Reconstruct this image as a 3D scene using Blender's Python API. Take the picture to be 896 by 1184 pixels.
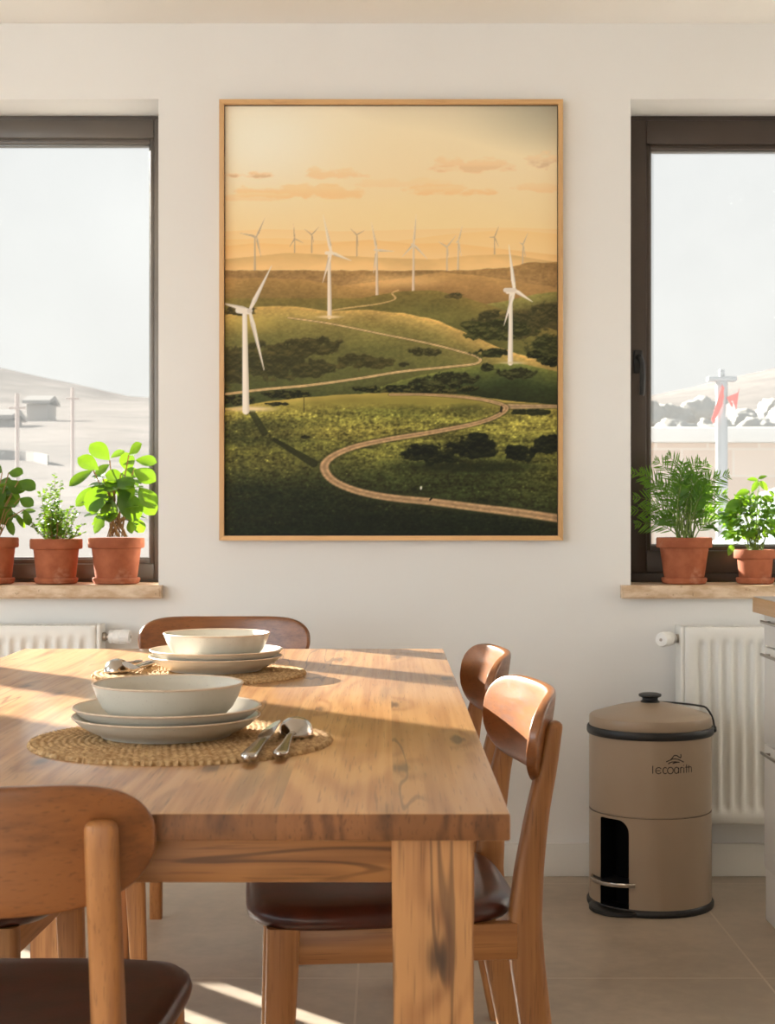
import bpy, bmesh, math, random
import numpy as np
from mathutils import Vector, Matrix, noise as mnoise

S = bpy.context.scene
for o in list(bpy.data.objects):
    bpy.data.objects.remove(o, do_unlink=True)
COL = S.collection
PI = math.pi
R = math.radians

# ------------------------------------------------------------------ camera
cam_d = bpy.data.cameras.new('camera')
cam = bpy.data.objects.new('camera', cam_d)
COL.objects.link(cam)
cam.location = (0, 0, 1.06)
cam.rotation_euler = (R(90), 0, 0)
cam_d.sensor_fit = 'AUTO'
cam_d.sensor_width = 36
cam_d.lens = 1800 / 1184 * 36
cam_d.clip_end = 2000
cam_d.dof.use_dof = True
cam_d.dof.focus_distance = 3.1
cam_d.dof.aperture_fstop = 13
S.camera = cam

# ------------------------------------------------------------------ world, sun, added fill lamps
FILL = 25.0
SUN = 29.0
world = bpy.data.worlds.new('world')
S.world = world
world.use_nodes = True
wt = world.node_tree
wt.nodes.clear()
w_out = wt.nodes.new('ShaderNodeOutputWorld')
w_bg = wt.nodes.new('ShaderNodeBackground')
w_bg.inputs['Strength'].default_value = 0.83
w_tc = wt.nodes.new('ShaderNodeTexCoord')
w_sep = wt.nodes.new('ShaderNodeSeparateXYZ')
w_ramp = wt.nodes.new('ShaderNodeValToRGB')
w_ramp.color_ramp.elements[0].position = 0.0
w_ramp.color_ramp.elements[0].color = (0.96, 0.945, 0.90, 1)
w_ramp.color_ramp.elements[1].position = 0.45
w_ramp.color_ramp.elements[1].color = (0.82, 0.86, 0.90, 1)
wt.links.new(w_tc.outputs['Generated'], w_sep.inputs[0])
wt.links.new(w_sep.outputs['Z'], w_ramp.inputs[0])
wt.links.new(w_ramp.outputs[0], w_bg.inputs[0])
wt.links.new(w_bg.outputs[0], w_out.inputs[0])

sun_d = bpy.data.lights.new('sun', 'SUN')
sun_d.energy = SUN
sun_d.color = (1.0, 0.945, 0.86)
sun_d.angle = R(0.6)
sun = bpy.data.objects.new('sun', sun_d)
COL.objects.link(sun)
_el = R(21.0)
_dir = Vector((0.70 * math.cos(_el), -0.714 * math.cos(_el), -math.sin(_el)))
sun.rotation_euler = _dir.to_track_quat('-Z', 'Y').to_euler()
sun.location = (-6, 9, 5)

# added fill lamp outside an unseen left-wall opening, behind the camera
fill_d = bpy.data.lights.new('rear_fill_lamp', 'AREA')
fill_d.shape = 'RECTANGLE'
fill_d.size = 3.3
fill_d.size_y = 1.9
fill_d.energy = FILL
fill_d.spread = R(75)
fill_d.color = (0.76, 0.90, 1.0)
fill = bpy.data.objects.new('rear_fill_lamp', fill_d)
COL.objects.link(fill)
fill.location = (-3.65, -0.55, 1.3)
fill.rotation_euler = Vector((3.9, 5.05, -1.5)).to_track_quat('-Z', 'Z').to_euler()

# second added fill lamp, outside an unseen left-wall opening beside the table
side_d = bpy.data.lights.new('side_fill_lamp', 'AREA')
side_d.shape = 'RECTANGLE'
side_d.size = 2.0
side_d.size_y = 1.3
side_d.energy = 48.0
side_d.color = (0.74, 0.89, 1.0)
side = bpy.data.objects.new('side_fill_lamp', side_d)
COL.objects.link(side)
side.location = (-3.62, 2.55, 1.55)
side.rotation_euler = Vector((1, 0.05, -0.05)).to_track_quat('-Z', 'Z').to_euler()

S.view_settings.view_transform = 'Standard'
S.view_settings.look = 'None'
S.view_settings.gamma = 1.0
S.view_settings.use_curve_mapping = False
S.view_settings.exposure = -0.13

# ------------------------------------------------------------------ helpers
def lin(r, g, b):
    return tuple(((c / 255) / 12.92 if c / 255 <= .04045 else ((c / 255 + .055) / 1.055) ** 2.4) for c in (r, g, b)) + (1.0,)

def finish(name, bm, mat, parent=None, smooth=35, loc=None):
    me = bpy.data.meshes.new(name)
    bmesh.ops.recalc_face_normals(bm, faces=bm.faces[:])
    bm.to_mesh(me)
    bm.free()
    mats = mat if isinstance(mat, (list, tuple)) else [mat]
    for m in mats:
        me.materials.append(m)
    if smooth:
        me.polygons.foreach_set('use_smooth', [True] * len(me.polygons))
        me.set_sharp_from_angle(angle=R(smooth))
    o = bpy.data.objects.new(name, me)
    COL.objects.link(o)
    if parent:
        o.parent = parent
    if loc:
        o.location = loc
    return o

def thing(name, label, cat, loc=(0, 0, 0), rz=0.0, group=None):
    o = bpy.data.objects.new(name, None)
    o.empty_display_size = .05
    COL.objects.link(o)
    o.location = loc
    o.rotation_euler = (0, 0, rz)
    tag(o, label, cat, group)
    return o

def tag(o, label, cat, group=None):
    o['label'] = label
    o['category'] = cat
    if group:
        o['group'] = group
    return o

def struct(o, label=None):
    o['kind'] = 'structure'
    if label:
        o['label'] = label
    return o

def dup(root, loc, rz, label, group=None):
    r = root.copy()
    COL.objects.link(r)
    r.location = loc
    r.rotation_euler = (0, 0, rz)
    r['label'] = label
    if group:
        r['group'] = group
    for ch in list(root.children):
        c = ch.copy()
        COL.objects.link(c)
        c.parent = r
        for g in list(ch.children):
            d = g.copy()
            COL.objects.link(d)
            d.parent = c
    return r

def box(bm, x0, x1, y0, y1, z0, z1, bev=0.0, seg=2):
    ret = bmesh.ops.create_cube(bm, size=1.0)
    vs = ret['verts']
    for v in vs:
        v.co = Vector((x0 if v.co.x < 0 else x1, y0 if v.co.y < 0 else y1, z0 if v.co.z < 0 else z1))
    if bev > 0:
        es = list({e for v in vs for e in v.link_edges})
        bmesh.ops.bevel(bm, geom=es, offset=bev, segments=seg, affect='EDGES', profile=.5)

def ring_bridge(bm, rings, cap0=True, cap1=True, closed=True):
    vr = [[bm.verts.new(p) for p in ring] for ring in rings]
    n = len(rings[0])
    for a, b in zip(vr[:-1], vr[1:]):
        for i in range(n if closed else n - 1):
            j = (i + 1) % n
            bm.faces.new((a[i], a[j], b[j], b[i]))
    if cap0:
        bm.faces.new(vr[0][::-1])
    if cap1:
        bm.faces.new(vr[-1])
    return vr

def sgnpow(v, p):
    return math.copysign(abs(v) ** p, v)

def loft(bm, secs, n=24, ex=5.0):
    """secs: (x, y, z, hx, hy) superelliptic horizontal sections"""
    rings = []
    for (x, y, z, hx, hy) in secs:
        rings.append([Vector((x + hx * sgnpow(math.cos(2 * PI * i / n), 2 / ex),
                              y + hy * sgnpow(math.sin(2 * PI * i / n), 2 / ex), z)) for i in range(n)])
    ring_bridge(bm, rings)

def lathe(bm, prof, n=64, axis=None, cap=True, sx=1.0, sy=1.0):
    """prof: (r, z); axis: Matrix applied afterwards"""
    rings = []
    for r, z in prof:
        ring = [Vector((r * sx * math.cos(2 * PI * i / n), r * sy * math.sin(2 * PI * i / n), z)) for i in range(n)]
        if axis is not None:
            ring = [axis @ p for p in ring]
        rings.append(ring)
    ring_bridge(bm, rings, cap, cap)

def tube(bm, pts, r, n=8, taper=None, flat=None):
    pts = [Vector(p) for p in pts]
    rings = []
    prev = None
    for i, p in enumerate(pts):
        d = (pts[min(i + 1, len(pts) - 1)] - pts[max(i - 1, 0)]).normalized()
        ref = Vector((0, 0, 1)) if abs(d.z) < .9 else Vector((1, 0, 0))
        if prev is None:
            u = d.cross(ref).normalized()
        else:
            u = (prev - d * prev.dot(d)).normalized()
        prev = u
        v = d.cross(u).normalized()
        rr = r if taper is None else r * taper(i / max(1, len(pts) - 1))
        fl = 1.0 if flat is None else flat
        rings.append([p + u * rr * math.cos(2 * PI * k / n) + v * rr * fl * math.sin(2 * PI * k / n) for k in range(n)])
    ring_bridge(bm, rings)

def axis_to(loc, direction):
    return Matrix.Translation(Vector(loc)) @ Vector(direction).to_track_quat('Z', 'Y').to_matrix().to_4x4()

# ------------------------------------------------------------------ materials
class NT:
    def __init__(s, name):
        s.m = bpy.data.materials.new(name)
        s.m.use_nodes = True
        s.t = s.m.node_tree
        s.t.nodes.clear()
        s.out = s.t.nodes.new('ShaderNodeOutputMaterial')
        s.b = s.n('ShaderNodeBsdfPrincipled')
        s.link(s.b.outputs[0], s.out.inputs[0])

    def n(s, typ, ins=None, **props):
        nd = s.t.nodes.new(typ)
        for k, v in props.items():
            setattr(nd, k, v)
        for k, v in (ins or {}).items():
            s.put(nd.inputs[k], v)
        return nd

    def put(s, sock, v):
        if isinstance(v, bpy.types.NodeSocket):
            s.t.links.new(v, sock)
        else:
            sock.default_value = v

    def link(s, a, b):
        s.t.links.new(a, b)

    def math(s, op, a, b=0.0, c=0.0, clamp=False):
        nd = s.t.nodes.new('ShaderNodeMath')
        nd.operation = op
        nd.use_clamp = clamp
        for i, v in enumerate((a, b, c)):
            s.put(nd.inputs[i], v)
        return nd.outputs[0]

    def obj(s):
        return s.n('ShaderNodeTexCoord').outputs['Object']

    def sep(s, v):
        nd = s.n('ShaderNodeSeparateXYZ', {0: v})
        return nd.outputs[0], nd.outputs[1], nd.outputs[2]

    def comb(s, x, y, z):
        return s.n('ShaderNodeCombineXYZ', {0: x, 1: y, 2: z}).outputs[0]

    def noise(s, vec, scale, detail=2.0, rough=.5):
        return s.n('ShaderNodeTexNoise', {'Vector': vec, 'Scale': scale, 'Detail': detail, 'Roughness': rough}).outputs[0]

    def mix(s, f, a, b, mode='MIX'):
        nd = s.t.nodes.new('ShaderNodeMix')
        nd.data_type = 'RGBA'
        nd.blend_type = mode
        s.put(nd.inputs[0], f)
        s.put(nd.inputs[6], a)
        s.put(nd.inputs[7], b)
        return nd.outputs[2]

    def mapr(s, v, a, b, c=0.0, d=1.0, smooth=True):
        nd = s.n('ShaderNodeMapRange', {0: v, 1: a, 2: b, 3: c, 4: d})
        if smooth:
            nd.interpolation_type = 'SMOOTHSTEP'
        return nd.outputs[0]

    def bump(s, h, strength=.2, dist=.002):
        nd = s.n('ShaderNodeBump', {'Height': h, 'Strength': strength, 'Distance': dist})
        s.link(nd.outputs[0], s.b.inputs['Normal'])

    def set(s, **kw):
        for k, v in kw.items():
            s.put(s.b.inputs[k.replace('_', ' ')], v)
        return s

def plain(name, col, rough=.5, metal=0.0, spec=.5, coat=0.0):
    t = NT(name)
    t.set(Base_Color=col, Roughness=rough, Metallic=metal)
    t.put(t.b.inputs['Specular IOR Level'], spec)
    t.put(t.b.inputs['Coat Weight'], coat)
    return t.m

def varied(name, c1, c2, scale, rough=.5, bump=0.0, detail=4, bscale=None, bdist=.002, spec=.5):
    t = NT(name)
    v = t.obj()
    f = t.mapr(t.noise(v, scale, detail), .3, .7)
    t.set(Base_Color=t.mix(f, c1, c2), Roughness=rough)
    t.put(t.b.inputs['Specular IOR Level'], spec)
    if bump:
        t.bump(t.noise(v, bscale or scale * 3, 3), bump, bdist)
    return t.m

def wood(name, light, mid, dark, axis='Y', plank=None, knots=0.5, rough=.38, dens=9.0, contrast=1.0, coat=.0, kscale=(7, 2.6), flat=False):
    t = NT(name)
    x, y, z = t.sep(t.obj())
    if axis == 'Y':
        a, b, g = x, z, y
    elif axis == 'X':
        a, b, g = y, z, x
    else:
        a, b, g = x, y, z
    rnd = t.n('ShaderNodeObjectInfo').outputs['Random']
    if plank:
        w, off = plank
        idx = t.math('FLOOR', t.math('DIVIDE', t.math('SUBTRACT', a, off), w))
        wn = t.n('ShaderNodeTexWhiteNoise', {'W': idx}, noise_dimensions='1D')
        pr = wn.outputs['Value']
        g = t.math('ADD', g, t.math('MULTIPLY', pr, 37.0))
        b = t.math('ADD', t.math('MULTIPLY', b, .3), t.math('MULTIPLY', pr, 5.0))
    else:
        g = t.math('ADD', g, t.math('MULTIPLY', rnd, 9.0))
        pr = rnd
    P = t.comb(a, b, t.math('MULTIPLY', g, .10))
    n1 = t.noise(P, dens, 2.0, .45)
    # knots
    ka = a if flat else t.math('ADD', a, t.math('MULTIPLY', b, .83))
    K = t.comb(t.math('MULTIPLY', ka, kscale[0]), t.math('MULTIPLY', g, kscale[1]), 0.0)
    vor = t.n('ShaderNodeTexVoronoi', {'Vector': K, 'Scale': 1.0, 'Randomness': .9}, voronoi_dimensions='2D')
    d = vor.outputs['Distance']
    gate = t.math('LESS_THAN', t.sep(vor.outputs['Color'])[0], knots)
    near = t.math('MULTIPLY', t.mapr(d, .0, .42, 1.0, 0.0), gate)
    phase = t.math('ADD', t.math('MULTIPLY', n1, 42.0), t.math('MULTIPLY', near, 7.0))
    ring = t.math('MULTIPLY_ADD', t.math('SINE', phase), .5, .5)
    ring = t.math('POWER', ring, 1.6)
    fiber = t.noise(t.comb(t.math('MULTIPLY', a, 130.0), t.math('MULTIPLY', b, 130.0), t.math('MULTIPLY', g, 2.2)), 1.0, 2.0)
    broad = t.noise(P, 3.0, 2.0)
    f = t.math('ADD', t.math('MULTIPLY', ring, .62 * contrast), t.math('MULTIPLY', t.math('SUBTRACT', fiber, .5), (1.0 if plank else 1.7) * contrast))
    f = t.math('ADD', f, t.math('MULTIPLY', t.math('SUBTRACT', broad, .5), .9), clamp=True)
    col = t.mix(f, light, mid)
    core = t.math('MULTIPLY', t.mapr(t.math('ADD', d, t.math('MULTIPLY', t.math('SUBTRACT', fiber, .5), .24)), .03, .17, 1.0, 0.0), gate)
    streak = t.mapr(t.noise(t.comb(t.math('MULTIPLY', a, 13.0), t.math('MULTIPLY', b, 13.0), t.math('MULTIPLY', g, 1.1)), 1.0, 3.0), .62, .74, 0.0, .45)
    dk = t.math('MAXIMUM', t.math('MULTIPLY', core, .85), t.math('MULTIPLY', streak, contrast))
    dk = t.math('MAXIMUM', dk, t.math('MULTIPLY', near, .22))
    col = t.mix(dk, col, dark)
    pore = t.noise(t.comb(t.math('MULTIPLY', a, 420.0), t.math('MULTIPLY', b, 420.0), t.math('MULTIPLY', g, 14.0)), 1.0, 1.0)
    col = t.mix(t.mapr(pore, .60, .72, 0, .38), col, dark)
    crack = t.math('ABSOLUTE', t.math('SUBTRACT', t.noise(t.comb(t.math('MULTIPLY', a, 16.0), t.math('MULTIPLY', b, 16.0), t.math('MULTIPLY', g, 1.3)), 1.0, 2.0), .5))
    cmask = t.mapr(t.noise(P, 5.0, 1.0), .52, .62, 0, .6 if knots > 0 else .2)
    col = t.mix(t.math('MULTIPLY', t.mapr(crack, .004, .014, 1.0, 0.0), cmask), col, dark)
    hsv = t.n('ShaderNodeHueSaturation', {'Color': col, 'Value': t.mapr(pr, 0, 1, .80 if plank else .86, 1.16 if plank else 1.1, smooth=False), 'Saturation': 1.0, 'Hue': .5})
    t.set(Base_Color=hsv.outputs[0], Roughness=t.math('MULTIPLY_ADD', fiber, .16, rough - .08))
    t.put(t.b.inputs['Coat Weight'], coat)
    t.put(t.b.inputs['Coat Roughness'], .19 if plank else .3)
    t.put(t.b.inputs['Coat IOR'], 1.6)
    h = fiber
    if plank:
        e = t.math('ABSOLUTE', t.math('SUBTRACT', t.math('FRACT', t.math('DIVIDE', t.math('SUBTRACT', a, plank[1]), plank[0])), .5))
        h = t.math('SUBTRACT', fiber, t.mapr(e, .49, .5, 0, 3.0))
    t.bump(h, .05 if plank else .12, .0006)
    return t.m

M = {}
M['table_top'] = wood('oak_tabletop', lin(214, 160, 102), lin(172, 112, 62), lin(84, 48, 25), 'Y', plank=(.12, .2345), knots=.42, rough=.38, kscale=(9, 3.0), flat=True, contrast=1.0, coat=.9)
M['table_end'] = wood('oak_end_grain', lin(138, 90, 52), lin(70, 40, 22), lin(30, 18, 11), 'Y', plank=(.12, .2345), knots=.0, rough=.5, dens=16, contrast=.9)
M['table_leg'] = wood('oak_leg', lin(184, 132, 80), lin(140, 90, 50), lin(50, 30, 18), 'Z', knots=.55, rough=.45, kscale=(8, 4.5))
M['table_apron'] = wood('oak_apron', lin(162, 110, 62), lin(120, 76, 40), lin(50, 30, 18), 'X', knots=.5, rough=.45, kscale=(9, 4))
M['chair_z'] = wood('oak_chair_upright', lin(170, 116, 66), lin(136, 86, 46), lin(80, 48, 26), 'Z', knots=.0, rough=.4, dens=8, contrast=.8)
M['chair_x'] = wood('oak_chair_rail', lin(170, 116, 66), lin(136, 86, 46), lin(80, 48, 26), 'X', knots=.0, rough=.4, dens=8, contrast=.8)
M['chair_y'] = wood('oak_chair_side_rail', lin(170, 116, 66), lin(136, 86, 46), lin(80, 48, 26), 'Y', knots=.0, rough=.4, dens=8, contrast=.8)
M['veneer'] = wood('walnut_veneer', lin(142, 88, 46), lin(104, 60, 29), lin(64, 35, 17), 'X', knots=.0, rough=.32, dens=7, contrast=.8, coat=.25)
M['oak_frame_v'] = wood('oak_frame_upright', lin(222, 176, 120), lin(204, 154, 98), lin(170, 120, 70), 'Z', knots=0, rough=.45, contrast=.5)
M['oak_frame_h'] = wood('oak_frame_rail', lin(222, 176, 120), lin(204, 154, 98), lin(170, 120, 70), 'X', knots=0, rough=.45, contrast=.5)
M['worktop'] = wood('oak_worktop', lin(214, 168, 116), lin(190, 140, 90), lin(140, 96, 56), 'Y', knots=0, rough=.4, contrast=.7)
M['leather'] = varied('brown_leather', lin(76, 32, 19), lin(54, 23, 15), 25, rough=.34, bump=.25, bscale=260, bdist=.0008)
M['pad'] = plain('black_glide', lin(22, 20, 19), .6)

M['wall'] = varied('plaster_wall', lin(232, 230, 226), lin(229, 226, 221), 1.6, rough=.85, bump=.15, bscale=55, bdist=.0015, spec=.2)
M['reveal'] = M['wall']
M['ceiling'] = varied('plaster_ceiling', lin(246, 242, 236), lin(244, 240, 233), 2, rough=.9, spec=.2)
M['skirting'] = plain('skirting_paint', lin(222, 218, 210), .5)
M['white_metal'] = plain('radiator_enamel', lin(228, 226, 220), .38)
M['white_plastic'] = plain('valve_plastic', lin(232, 230, 226), .4)
M['chrome'] = plain('brushed_nickel', lin(168, 160, 150), .3, 1.0)
M['steel'] = plain('polished_steel', lin(186, 178, 168), .2, 1.0)
M['frame_brown'] = varied('dark_window_frame', lin(66, 54, 46), lin(60, 49, 41), 5, rough=.42)
M['frame_brown_lit'] = varied('dark_window_frame_lit', lin(96, 88, 80), lin(88, 80, 73), 5, rough=.36)  # lighter copy of the dark frame; window light put into its colour
M['gasket'] = plain('rubber_gasket', lin(18, 17, 17), .6)
M['bead'] = plain('glazing_bead', lin(120, 118, 114), .35, .6)
M['cabinet'] = plain('cabinet_lacquer', lin(236, 232, 226), .35)
M['bin'] = varied('taupe_enamel', lin(158, 138, 116), lin(154, 134, 112), 3, rough=.36)
M['black'] = plain('black_plastic', lin(20, 19, 19), .45)
M['black_in'] = plain('dark_recess', lin(8, 8, 8), .9, spec=.1)
M['ink'] = plain('printed_ink', lin(34, 27, 22), .6)
M['soil'] = varied('potting_soil', lin(46, 32, 22), lin(26, 18, 13), 90, rough=.95, bump=.8, bscale=140, bdist=.004)
M['hinge'] = plain('hinge_cover', lin(176, 150, 108), .4)

def _stone():
    t = NT('travertine_sill')
    v = t.obj()
    x, y, z = t.sep(v)
    n = t.noise(t.comb(x, y, t.math('MULTIPLY', z, 2.5)), 14, 5, .6)
    c = t.mix(t.mapr(n, .35, .65), lin(222, 198, 170), lin(192, 160, 126))
    pit = t.mapr(t.noise(v, 70, 4, .7), .62, .72)
    c = t.mix(t.math('MULTIPLY', pit, .6), c, lin(120, 86, 58))
    t.set(Base_Color=c, Roughness=.55)
    t.bump(t.math('SUBTRACT', n, pit), .5, .003)
    return t.m
M['stone'] = _stone()

def _floor():
    t = NT('stone_tile_floor')
    v = t.obj()
    mp = t.n('ShaderNodeMapping', {'Vector': v, 'Location': (.068 + .923 * 4, -3.54 + .9 * 8, 0)})
    br = t.n('ShaderNodeTexBrick', {'Vector': mp.outputs[0], 'Color1': (0.47, 0.47, 0.47, 1), 'Color2': (.53, .53, .53, 1), 'Mortar': (0, 0, 0, 1),
                                   'Scale': 1.0, 'Mortar Size': .0028, 'Mortar Smooth': .1, 'Bias': 0.0, 'Brick Width': .923, 'Row Height': .9},
             offset=0.0, squash=1.0)
    n1 = t.noise(v, 2.2, 5, .6)
    n2 = t.noise(v, 24, 4, .6)
    f = t.math('ADD', t.math('MULTIPLY', n1, .8), t.math('MULTIPLY', n2, .35))
    c = t.mix(t.mapr(f, .35, .8), lin(152, 137, 120), lin(182, 165, 145))
    c = t.mix(br.outputs['Fac'], c, lin(186, 170, 150))
    t.set(Base_Color=c, Roughness=t.math('MULTIPLY_ADD', n2, .15, .38))
    t.bump(t.math('SUBTRACT', t.math('MULTIPLY', n2, .2), br.outputs['Fac']), .25, .0015)
    return t.m
M['floor'] = _floor()

def _glass():
    t = NT('dusty_hazy_window_glass')
    t.t.nodes.remove(t.b)
    v = t.obj()
    tr = t.n('ShaderNodeBsdfTransparent', {'Color': (.97, .98, .975, 1)})
    gl = t.n('ShaderNodeBsdfGlossy', {'Color': (1, 1, 1, 1), 'Roughness': .02})
    tl = t.n('ShaderNodeBsdfTranslucent', {'Color': (.86, .92, .95, 1)})
    sp = t.mapr(t.noise(v, 160, 2, .6), .68, .78, 0, .12)
    dust_haze = t.math('ADD', t.mapr(t.noise(v, 1.6, 4, .6), .2, .8, .032, .055), sp)  # specks are dust; the even veil stands for haze outdoors
    m1 = t.n('ShaderNodeMixShader', {0: dust_haze, 1: tr.outputs[0], 2: tl.outputs[0]})
    lw = t.n('ShaderNodeLayerWeight', {'Blend': .12})
    m2 = t.n('ShaderNodeMixShader', {0: t.math('MULTIPLY', lw.outputs['Fresnel'], .6), 1: m1.outputs[0], 2: gl.outputs[0]})
    t.link(m2.outputs[0], t.out.inputs[0])
    return t.m
M['glass'] = _glass()

def _terracotta():
    t = NT('terracotta')
    v = t.obj()
    n = t.noise(v, 16, 4, .6)
    c = t.mix(t.mapr(n, .3, .7), lin(172, 102, 70), lin(148, 82, 54))
    bl = t.mapr(t.noise(v, 11, 4, .65), .56, .72, 0, .45)
    c = t.mix(bl, c, lin(208, 158, 130))
    t.set(Base_Color=c, Roughness=.78)
    t.put(t.b.inputs['Specular IOR Level'], .25)
    t.bump(t.noise(v, 90, 3), .2, .001)
    return t.m
M['terracotta'] = _terracotta()

def leafmat(name, c1, c2, trans=.45, scale=30, tc=None):
    t = NT(name)
    f = t.mapr(t.noise(t.obj(), scale, 2), .35, .65)
    c = t.mix(f, c1, c2)
    t.set(Base_Color=c, Roughness=.42)
    tl = t.n('ShaderNodeBsdfTranslucent', {'Color': tc or c})
    mx = t.n('ShaderNodeMixShader', {0: trans, 1: t.b.outputs[0], 2: tl.outputs[0]})
    t.link(mx.outputs[0], t.out.inputs[0])
    return t.m
M['leaf_broad'] = leafmat('broad_leaf', lin(72, 108, 36), lin(46, 80, 30), .36, tc=lin(140, 180, 30))
M['leaf_herb'] = leafmat('herb_leaf', lin(96, 134, 40), lin(70, 108, 32), .42, tc=lin(150, 190, 40))
M['leaf_palm'] = leafmat('palm_leaf', lin(84, 124, 44), lin(60, 98, 38), .46, tc=lin(140, 185, 40))
M['leaf_mint'] = leafmat('mint_leaf', lin(96, 138, 42), lin(66, 106, 34), .38, tc=lin(150, 195, 40))
M['stem_green'] = plain('green_stem', lin(110, 130, 50), .55)
M['stem_brown'] = plain('brown_stem', lin(150, 112, 66), .6)

def _ceramic():
    t = NT('speckled_stoneware')
    v = t.obj()
    sp = t.mapr(t.noise(v, 420, 2, .5), .68, .74)
    n = t.noise(v, 9, 3)
    c = t.mix(t.mapr(n, .3, .7), lin(210, 204, 190), lin(201, 194, 179))
    c = t.mix(t.math('MULTIPLY', sp, .5), c, lin(130, 112, 92))
    t.set(Base_Color=c, Roughness=.3)
    t.put(t.b.inputs['Coat Weight'], .15)
    return t.m
M['ceramic'] = _ceramic()
M['clay_rim'] = varied('bare_clay_rim', lin(222, 200, 176), lin(208, 184, 158), 60, rough=.5)

def _straw():
    t = NT('woven_straw')
    v = t.obj()
    x, y, z = t.sep(v)
    n = t.noise(v, 130, 3, .6)
    c = t.mix(t.mapr(n, .3, .7), lin(206, 172, 126), lin(154, 118, 78))
    t.set(Base_Color=c, Roughness=.8)
    t.put(t.b.inputs['Specular IOR Level'], .2)
    t.bump(n, .5, .002)
    return t.m
M['straw'] = _straw()

# ------------------------------------------------------------------ room shell
YW = 4.54
XL, XR, YB, ZC = -3.3, 2.25, -2.6, 2.485
SILL_Z0, SILL_Z = .809, .847
TOPZ = 2.264
W1 = (-1.264, -.668)     # left window opening
D1 = (-3.02, -1.266)     # opening of the added, unseen balcony door further left
W2 = (.709, 2.05)        # right window opening

def walls_with_holes(name, horiz, a0, a1, depth0, depth1, holes, mat):
    """boxes around rectangular holes; horiz 'x' = wall along x, 'y' = wall along y"""
    bm = bmesh.new()
    cuts = sorted({a0, a1, *[h[0] for h in holes], *[h[1] for h in holes]})
    for c0, c1 in zip(cuts[:-1], cuts[1:]):
        mid = (c0 + c1) / 2
        hs = [h for h in holes if h[0] < mid < h[1]]
        spans = [(0, ZC)]
        if hs:
            spans = []
            if hs[0][2] > 0:
                spans.append((0, hs[0][2]))
            spans.append((hs[0][3], ZC))
        for z0, z1 in spans:
            if horiz == 'x':
                box(bm, c0, c1, depth0, depth1, z0, z1)
            else:
                box(bm, depth0, depth1, c0, c1, z0, z1)
    bmesh.ops.remove_doubles(bm, verts=bm.verts[:], dist=1e-5)
    # drop coincident inner faces
    seen = {}
    for f in bm.faces[:]:
        k = tuple(sorted(v.index for v in f.verts))
        seen.setdefault(k, []).append(f)
    return finish(name, bm, mat, smooth=0)

struct(walls_with_holes('wall_back', 'x', XL - .25, XR + .25, YW, YW + .32,
       [(D1[1], W1[1], SILL_Z0, TOPZ), (D1[0], D1[1], .03, TOPZ), (W2[0], W2[1], SILL_Z0, TOPZ)], M['wall']))
struct(walls_with_holes('wall_left', 'y', YB, YW, XL - .25, XL, [(-2.2, 1.1, .3, 2.3), (1.5, 3.6, .9, 2.2)], M['wall']))  # both openings added to let in sun and fill light
struct(walls_with_holes('wall_right', 'y', YB, YW, XR, XR + .25, [], M['wall']))
struct(walls_with_holes('wall_front', 'x', XL - .25, XR + .25, YB - .25, YB, [], M['wall']))
bm = bmesh.new(); box(bm, XL - .25, XR + .25, YB - .25, YW + .32, -.12, 0)
struct(finish('floor', bm, M['floor'], smooth=0))
bm = bmesh.new(); box(bm, XL - .25, XR + .25, YB - .25, YW + .32, ZC, ZC + .12)
struct(finish('ceiling', bm, M['ceiling'], smooth=0))
for nm, x0, x1 in (('baseboard_back', D1[1] + .0, XR),):
    bm = bmesh.new()
    box(bm, x0, x1, YW - .014, YW, 0, .096, .003)
    struct(finish(nm, bm, M['skirting']))
bm = bmesh.new(); box(bm, XR - .014, XR, YB, YW - .014, 0, .096, .003)
struct(finish('baseboard_right', bm, M['skirting']))
bm = bmesh.new(); box(bm, XL, XL + .014, YB, YW, 0, .096, .003)
struct(finish('baseboard_left', bm, M['skirting']))

YF = YW + .187           # inner face of the window frames

def rect_frame(bm, x0, x1, z0, z1, l, r, t, b, y0, y1, bev=.003):
    box(bm, x0, x0 + l, y0, y1, z0, z1, bev)
    box(bm, x1 - r, x1, y0, y1, z0, z1, bev)
    box(bm, x0 + l, x1 - r, y0, y1, z1 - t, z1, bev)
    box(bm, x0 + l, x1 - r, y0, y1, z0, z0 + b, bev)

def make_sash(root, x0, x1, z0, z1, l, r, t, b, y0, y1, fm=None):
    fm = fm or M['frame_brown']
    bm = bmesh.new()
    rect_frame(bm, x0, x1, z0, z1, l, r, t, b, y0, y1, .004)
    sash = finish('sash', bm, fm, root)
    bm = bmesh.new()
    e = .016
    rect_frame(bm, x0 + l - .002, x1 - r + .002, z0 + b - .002, z1 - t + .002, e, e, e, e, y0 + .014, y0 + .034, .003)
    finish('glazing_bead', bm, fm, sash)
    bm = bmesh.new()
    g = e + .003
    rect_frame(bm, x0 + l + e - .004, x1 - r - e + .004, z0 + b + e - .004, z1 - t - e + .004, .007, .007, .007, .007, y0 + .026, y0 + .05, .001)
    finish('spacer', bm, M['bead'], sash)
    bm = bmesh.new()
    yy = y0 + .04
    vs = [bm.verts.new(p) for p in ((x0 + l, yy, z0 + b), (x1 - r, yy, z0 + b), (x1 - r, yy, z1 - t), (x0 + l, yy, z1 - t))]
    bm.faces.new(vs)
    finish('glass_pane', bm, M['glass'], sash, smooth=0)
    return sash

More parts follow.
